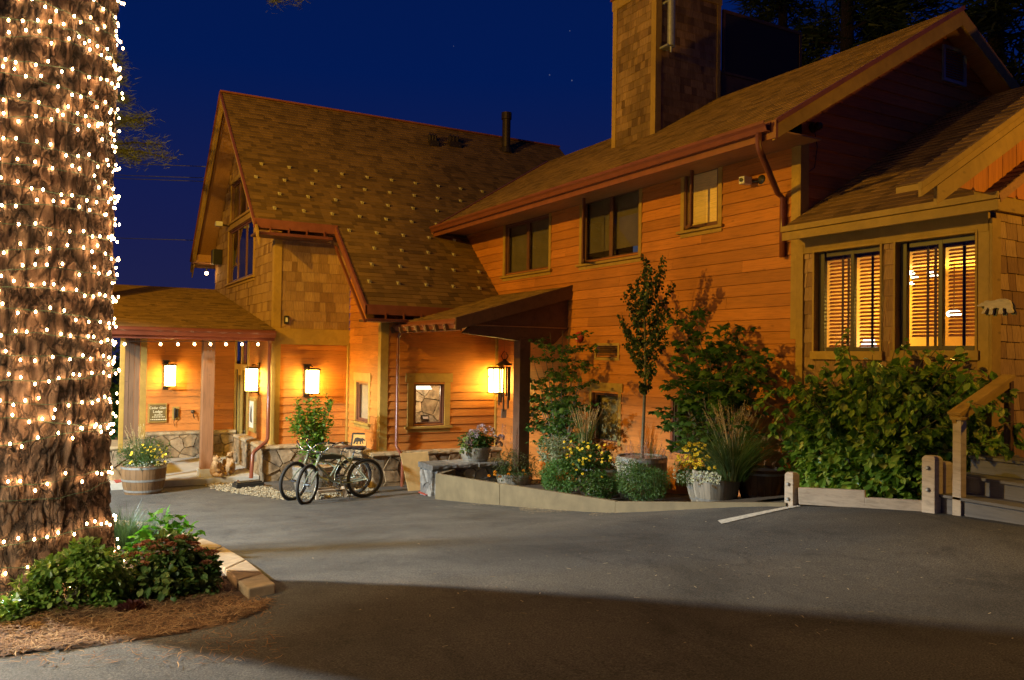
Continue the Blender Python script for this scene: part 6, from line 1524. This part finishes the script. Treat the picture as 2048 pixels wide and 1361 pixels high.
# planting and low rail left of the porch
for px, py, D, r_, lb in ((218, 860, 26, 1.3, 'dim shrub beyond the porch, above the red rail'), (228, 800, 30, 1.6, 'tall dim shrub beyond the porch'), (195, 780, 32, 2.0, 'dark bush behind the pine trunk left of the porch'), (110, 800, 33, 2.6, 'broad dark bush far behind the pine trunk')):
    c = far(px, py, D); R = thing('background_shrub', V((c.x, c.y, -1.4)), lb, 'shrub'); b = MB(); cloud(b, V((c.x, c.y, c.z-.3)), (r_, r_, r_*1.5), 1500, .20, 'oval', seed=px); put(b, 'foliage', M['leaf_dark'], R)
    b = MB(); stems(b, (c.x, c.y, -1.5), [V((c.x, c.y, c.z))+rdir()*r_*.5 for _ in range(6)], .03, .2); put(b, 'stems', M['stem'], R)
c = far(222, 905, 22); R = thing('juniper_bush', V((c.x, c.y, G(c.x, c.y))), 'low green bush between the pine trunk and the stone pier', 'shrub'); b = MB(); cloud(b, V((c.x, c.y, c.z)), (.5, .5, .45), 900, .09, 'lance', seed=44); put(b, 'foliage', M['leaf'], R)
a = far(120, 884, 24); c = far(232, 882, 24); R = thing('red_rail', a, 'two thin red rails beyond the porch', 'rail')
for dz in (0, -.13): b = MB(); b.beam(a+V((0, 0, dz)), c+V((0, 0, dz)), .04, .035); put(b, 'rail', M['red'], R)
b = MB()
for f in (0, .5, 1): p_ = a.lerp(c, f); b.beam(p_+V((0, 0, .1)), V((p_.x, p_.y, -1.5)), .06, .06)
put(b, 'posts', M['darkbeam'], R)

p = V((-1.9, 11.0, G(-1.9, 11.0))); R = thing('shadow_pine', p, 'thin young pine stem added out of view at the lot edge to cast a shadow band', 'tree'); b = MB(); b.tube([p, p+V((.05, 0, 1.6)), p+V((0, .05, 3.1))], [.15, .12, .05], 12); put(b, 'trunk', M['bark'], R)  # unseen tree added to throw the soft shadow band over the lot
b = MB(); cloud(b, p+V((0, 0, 2.45)), (.38, .38, .7), 420, .11, 'lance', seed=77); put(b, 'crown', M['needle'], R)
# ================================================================ bicycles (local x forward, y left, ground z = 0)
M['sage'] = plain('sage_frame_paint', (.20, .215, .15), .3, nscale=5, namp=.1, spec=.6)
M['saddle'] = plain('brown_saddle', (.13, .06, .028), .45, nscale=20)
M['saddle_dark'] = plain('black_saddle', (.03, .025, .025), .4, nscale=20)
M['rimm'] = plain('rim_metal', (.30, .29, .26), .35, metal=.6)
def wheel(root, c, steer, mt_rim, rw=.335):
    """wheel in the plane turned by steer about z"""
    ax = V((-math.sin(steer), math.cos(steer), 0)); fw = V((math.cos(steer), math.sin(steer), 0))
    W = bpy.data.objects.new('wheel', None); col.objects.link(W); W.parent = root; W.location = c
    b = MB(); b.torus((0, 0, 0), rw-.026, .027, ax, 40, 10); b.build('tyre', M['rubber'], W, smooth=True)
    b = MB(); b.torus((0, 0, 0), rw-.058, .012, ax, 40, 6); b.build('rim', mt_rim, W, smooth=True)
    b = MB()
    for k in range(28):
        a = 2*PI*k/28; p = fw*math.cos(a)+ZH*math.sin(a); t = a+(.5 if k % 2 else -.5); h = (fw*math.cos(t)+ZH*math.sin(t))*.028; b.tube([h+ax*(.025 if k % 4 < 2 else -.025), p*(rw-.064)], .0014, 3, caps=False)
    b.build('spokes', M['chrome'], W)
    b = MB(); b.lathe((0, 0, 0), [(.012, -.06), (.012, -.035), (.03, -.033), (.03, .033), (.012, .035), (.012, .06)], 12, axis=ax); b.build('hub', M['chrome'], W)
def bike(p, rz, k, steer, label, tank, saddle_m, fender, lean):
    r = empty('cruiser_bicycle', p, label, 'bicycle', None, rz); r.scale = (k, k, k); r.rotation_euler = (lean, 0, rz)
    wb = 1.13; rw = .335; RC = V((0, 0, rw)); FC = V((wb, 0, rw)); bb = V((.46, 0, .29)); hd0 = V((wb-.245, 0, .60)); hd1 = V((wb-.30, 0, .76)); st = V((.27, 0, .62)); stt = V((.24, 0, .74))
    ca_, sa_ = math.cos(steer), math.sin(steer)
    FCs = hd0+V(((FC.x-hd0.x)*ca_, (FC.x-hd0.x)*sa_, FC.z-hd0.z))
    wheel(r, RC, 0, M['rimm']); wheel(r, FCs, steer, M['rimm'])
    b = MB(); T = b.tube
    T([hd1+V((0, 0, -.02)), V((.62, 0, .80)), V((.40, 0, .74)), st+V((0, 0, .02)), V((.12, 0, .50)), RC+V((.0, .0, .02))] if False else [hd1+V((0, 0, -.02)), V((.64, 0, .79)), V((.42, 0, .74)), st], .017, 10)
    T([hd0+V((0, 0, .03)), V((.74, 0, .50)), V((.60, 0, .34)), bb], .021, 10)
    T([hd0+V((0, 0, .10)), V((.70, 0, .66)), V((.48, 0, .60)), V((.33, 0, .50))], .014, 8)
    T([stt, st, bb], .017, 10); T([hd0, hd1], .024, 12)
    for s in (-1, 1):
        T([st+V((0, .012*s, 0)), V((.18, .055*s, .56)), V((.0, .065*s, rw))], .009, 6); T([bb+V((0, .02*s, 0)), V((.3, .045*s, .29)), V((.0, .065*s, rw))], .011, 6)
    b.build('frame', M['sage'], r, smooth=True)
    if tank:
        b = MB(); b.prism([(.84, -.022, .70), (.80, -.022, .78), (.62, -.022, .785), (.44, -.022, .735), (.46, -.022, .69), (.66, -.022, .70)], (0, .044, 0)); b.build('tank', plain('dark_green_tank', (.05, .055, .035), .35), r, bevel=.012)
    b = MB(); cr = hd0+V((0, 0, -.03)); lat = V((-sa_, ca_, 0)); fwd = V((ca_, sa_, 0))
    for s in (-1, 1):
        b.tube([cr+lat*.02*s, cr+lat*.055*s+fwd*.05+V((0, 0, -.06)), (cr+FCs)/2+lat*.058*s+fwd*.02, FCs+lat*.06*s], [.016, .016, .014, .010], 8)
    b.tube([cr+lat*-.05+V((0, 0, -.03)), cr+lat*.05+V((0, 0, -.03))], .014, 8); b.build('fork', M['sage'], r, smooth=True)
    b = MB(); top = hd1+V((-.02, 0, .05)); b.tube([hd1, top], .014, 8); b.tube([top, top+fwd*.06+V((0, 0, .02))], .018, 8); c0 = top+fwd*.06+V((0, 0, .02))
    for s in (-1, 1): b.tube([c0, c0+lat*.10*s+fwd*.02+V((0, 0, .02)), c0+lat*.22*s+fwd*.02+V((0, 0, .13)), c0+lat*.30*s-fwd*.10+V((0, 0, .17)), c0+lat*.33*s-fwd*.30+V((0, 0, .13))], .011, 8)
    hbar = b.build('handlebar', M['chrome'], r, smooth=True)
    for s in (-1, 1):
        b = MB(); b.tube([c0+lat*.312*s-fwd*.18+V((0, 0, .155)), c0+lat*.335*s-fwd*.32+V((0, 0, .125))], .017, 8); b.build('grip', M['saddle_dark'], hbar)
    b = MB(); b.tube([stt, V((.215, 0, .82))], .012, 8); b.tube([V((.13, -.05, .80)), V((.17, -.06, .77)), V((.28, -.03, .80))], .006, 5); b.tube([V((.13, .05, .80)), V((.17, .06, .77)), V((.28, .03, .80))], .006, 5); b.build('seat_post', M['chrome'], r)
    b, vx = blob([((.12, 0, .855), (.10, .105, .035)), ((.20, 0, .86), (.11, .075, .030)), ((.30, 0, .865), (.10, .038, .026))]); o = b.build('saddle', M[saddle_m], r); m_ = o.modifiers.new('r', 'REMESH'); m_.mode = 'VOXEL'; m_.voxel_size = .01; m_.use_smooth_shade = True
    if fender:
        b = MB(); pr = []
        for a in range(-5, 24):
            t = math.radians(15+a*6.5); pr.append((math.cos(t), math.sin(t)))
        vs = [(RC.x+x*(rw+.022), y_, RC.z+z*(rw+.022)+(.0 if abs(y_) < .01 else -.008)) for x, z in pr for y_ in (-.032, 0, .032)]
        b.add(vs, [(3*i+j, 3*i+j+1, 3*i+4+j, 3*i+3+j) for i in range(len(pr)-1) for j in range(2)]); o = b.build('mudguard', M['sage'], r, smooth=True); m_ = o.modifiers.new('s', 'SOLIDIFY'); m_.thickness = .002
    b = MB(); b.torus(bb+V((0, -.05, 0)), .085, .007, V((0, 1, 0)), 28, 6)
    for i in range(5): a = 2*PI*i/5; b.tube([bb+V((0, -.05, 0)), bb+V((.082*math.cos(a), -.05, .082*math.sin(a)))], .006, 5)
    b.build('chainring', M['chrome'], r)
    b = MB(); b.tube([bb+V((0, -.06, .085)), RC+V((0, -.06, .035))], .005, 4); b.tube([bb+V((0, -.06, -.085)), RC+V((0, -.06, -.035))], .005, 4); b.build('chain', M['bronze'], r)
    for s, a in ((-1, -1.9), (1, 1.25)):
        e_ = bb+V((.165*math.cos(a), .08*s, .165*math.sin(a))); b = MB(); b.tube([bb+V((0, .06*s, 0)), e_], .009, 6); cr_ = b.build('crank', M['chrome'], r)
        b = MB(); b.box(e_.x-.045, e_.x+.045, e_.y, e_.y+.09*s, e_.z-.012, e_.z+.012); b.build('pedal', M['black'], cr_, bevel=.004)
    b = MB(); b.tube([V((.40, .03, .27)), V((.36, .12, .14)), V((.34, .20, .0))], .008, 6); b.build('kickstand', M['bronze'], r)
    return r
def place_bike(fx, fy, rx, ry, *a):
    f = onG(fx, fy); q = onG(rx, ry); d = f-q; L_ = math.hypot(d.x, d.y); rz = math.atan2(d.y, d.x)
    return bike(q+V((0, 0, .0)), rz, L_/1.13, *a)
place_bike(600, 1007, 728, 996, math.radians(38), 'sage green cruiser bicycle with dark tank, the nearer of the pair', True, 'saddle_dark', False, math.radians(-4))
place_bike(578, 999, 706, 990, math.radians(32), 'sage green cruiser bicycle with rear mudguard and brown saddle, the farther of the pair', False, 'saddle', True, math.radians(-4))
a = onG(634, 1000); c = onG(690, 995); R = empty('wooden_crate', a, 'low open wooden frame on the ground under the bicycles', 'crate')
d_ = (c-a); up_ = V((0, 0, .14)); bk = V((0.05, .32, 0))
for p_, q_ in ((a, c), (a+bk, c+bk), (a, a+bk), (c, c+bk)):
    b = MB(); b.beam(p_+up_, q_+up_, .05, .05); o = b.build('rail', M['fence'], R); o.location = -a
for p_ in (a, c, a+bk, c+bk): b = MB(); b.beam(p_, p_+up_, .05, .05); o = b.build('leg', M['fence'], R); o.location = -a
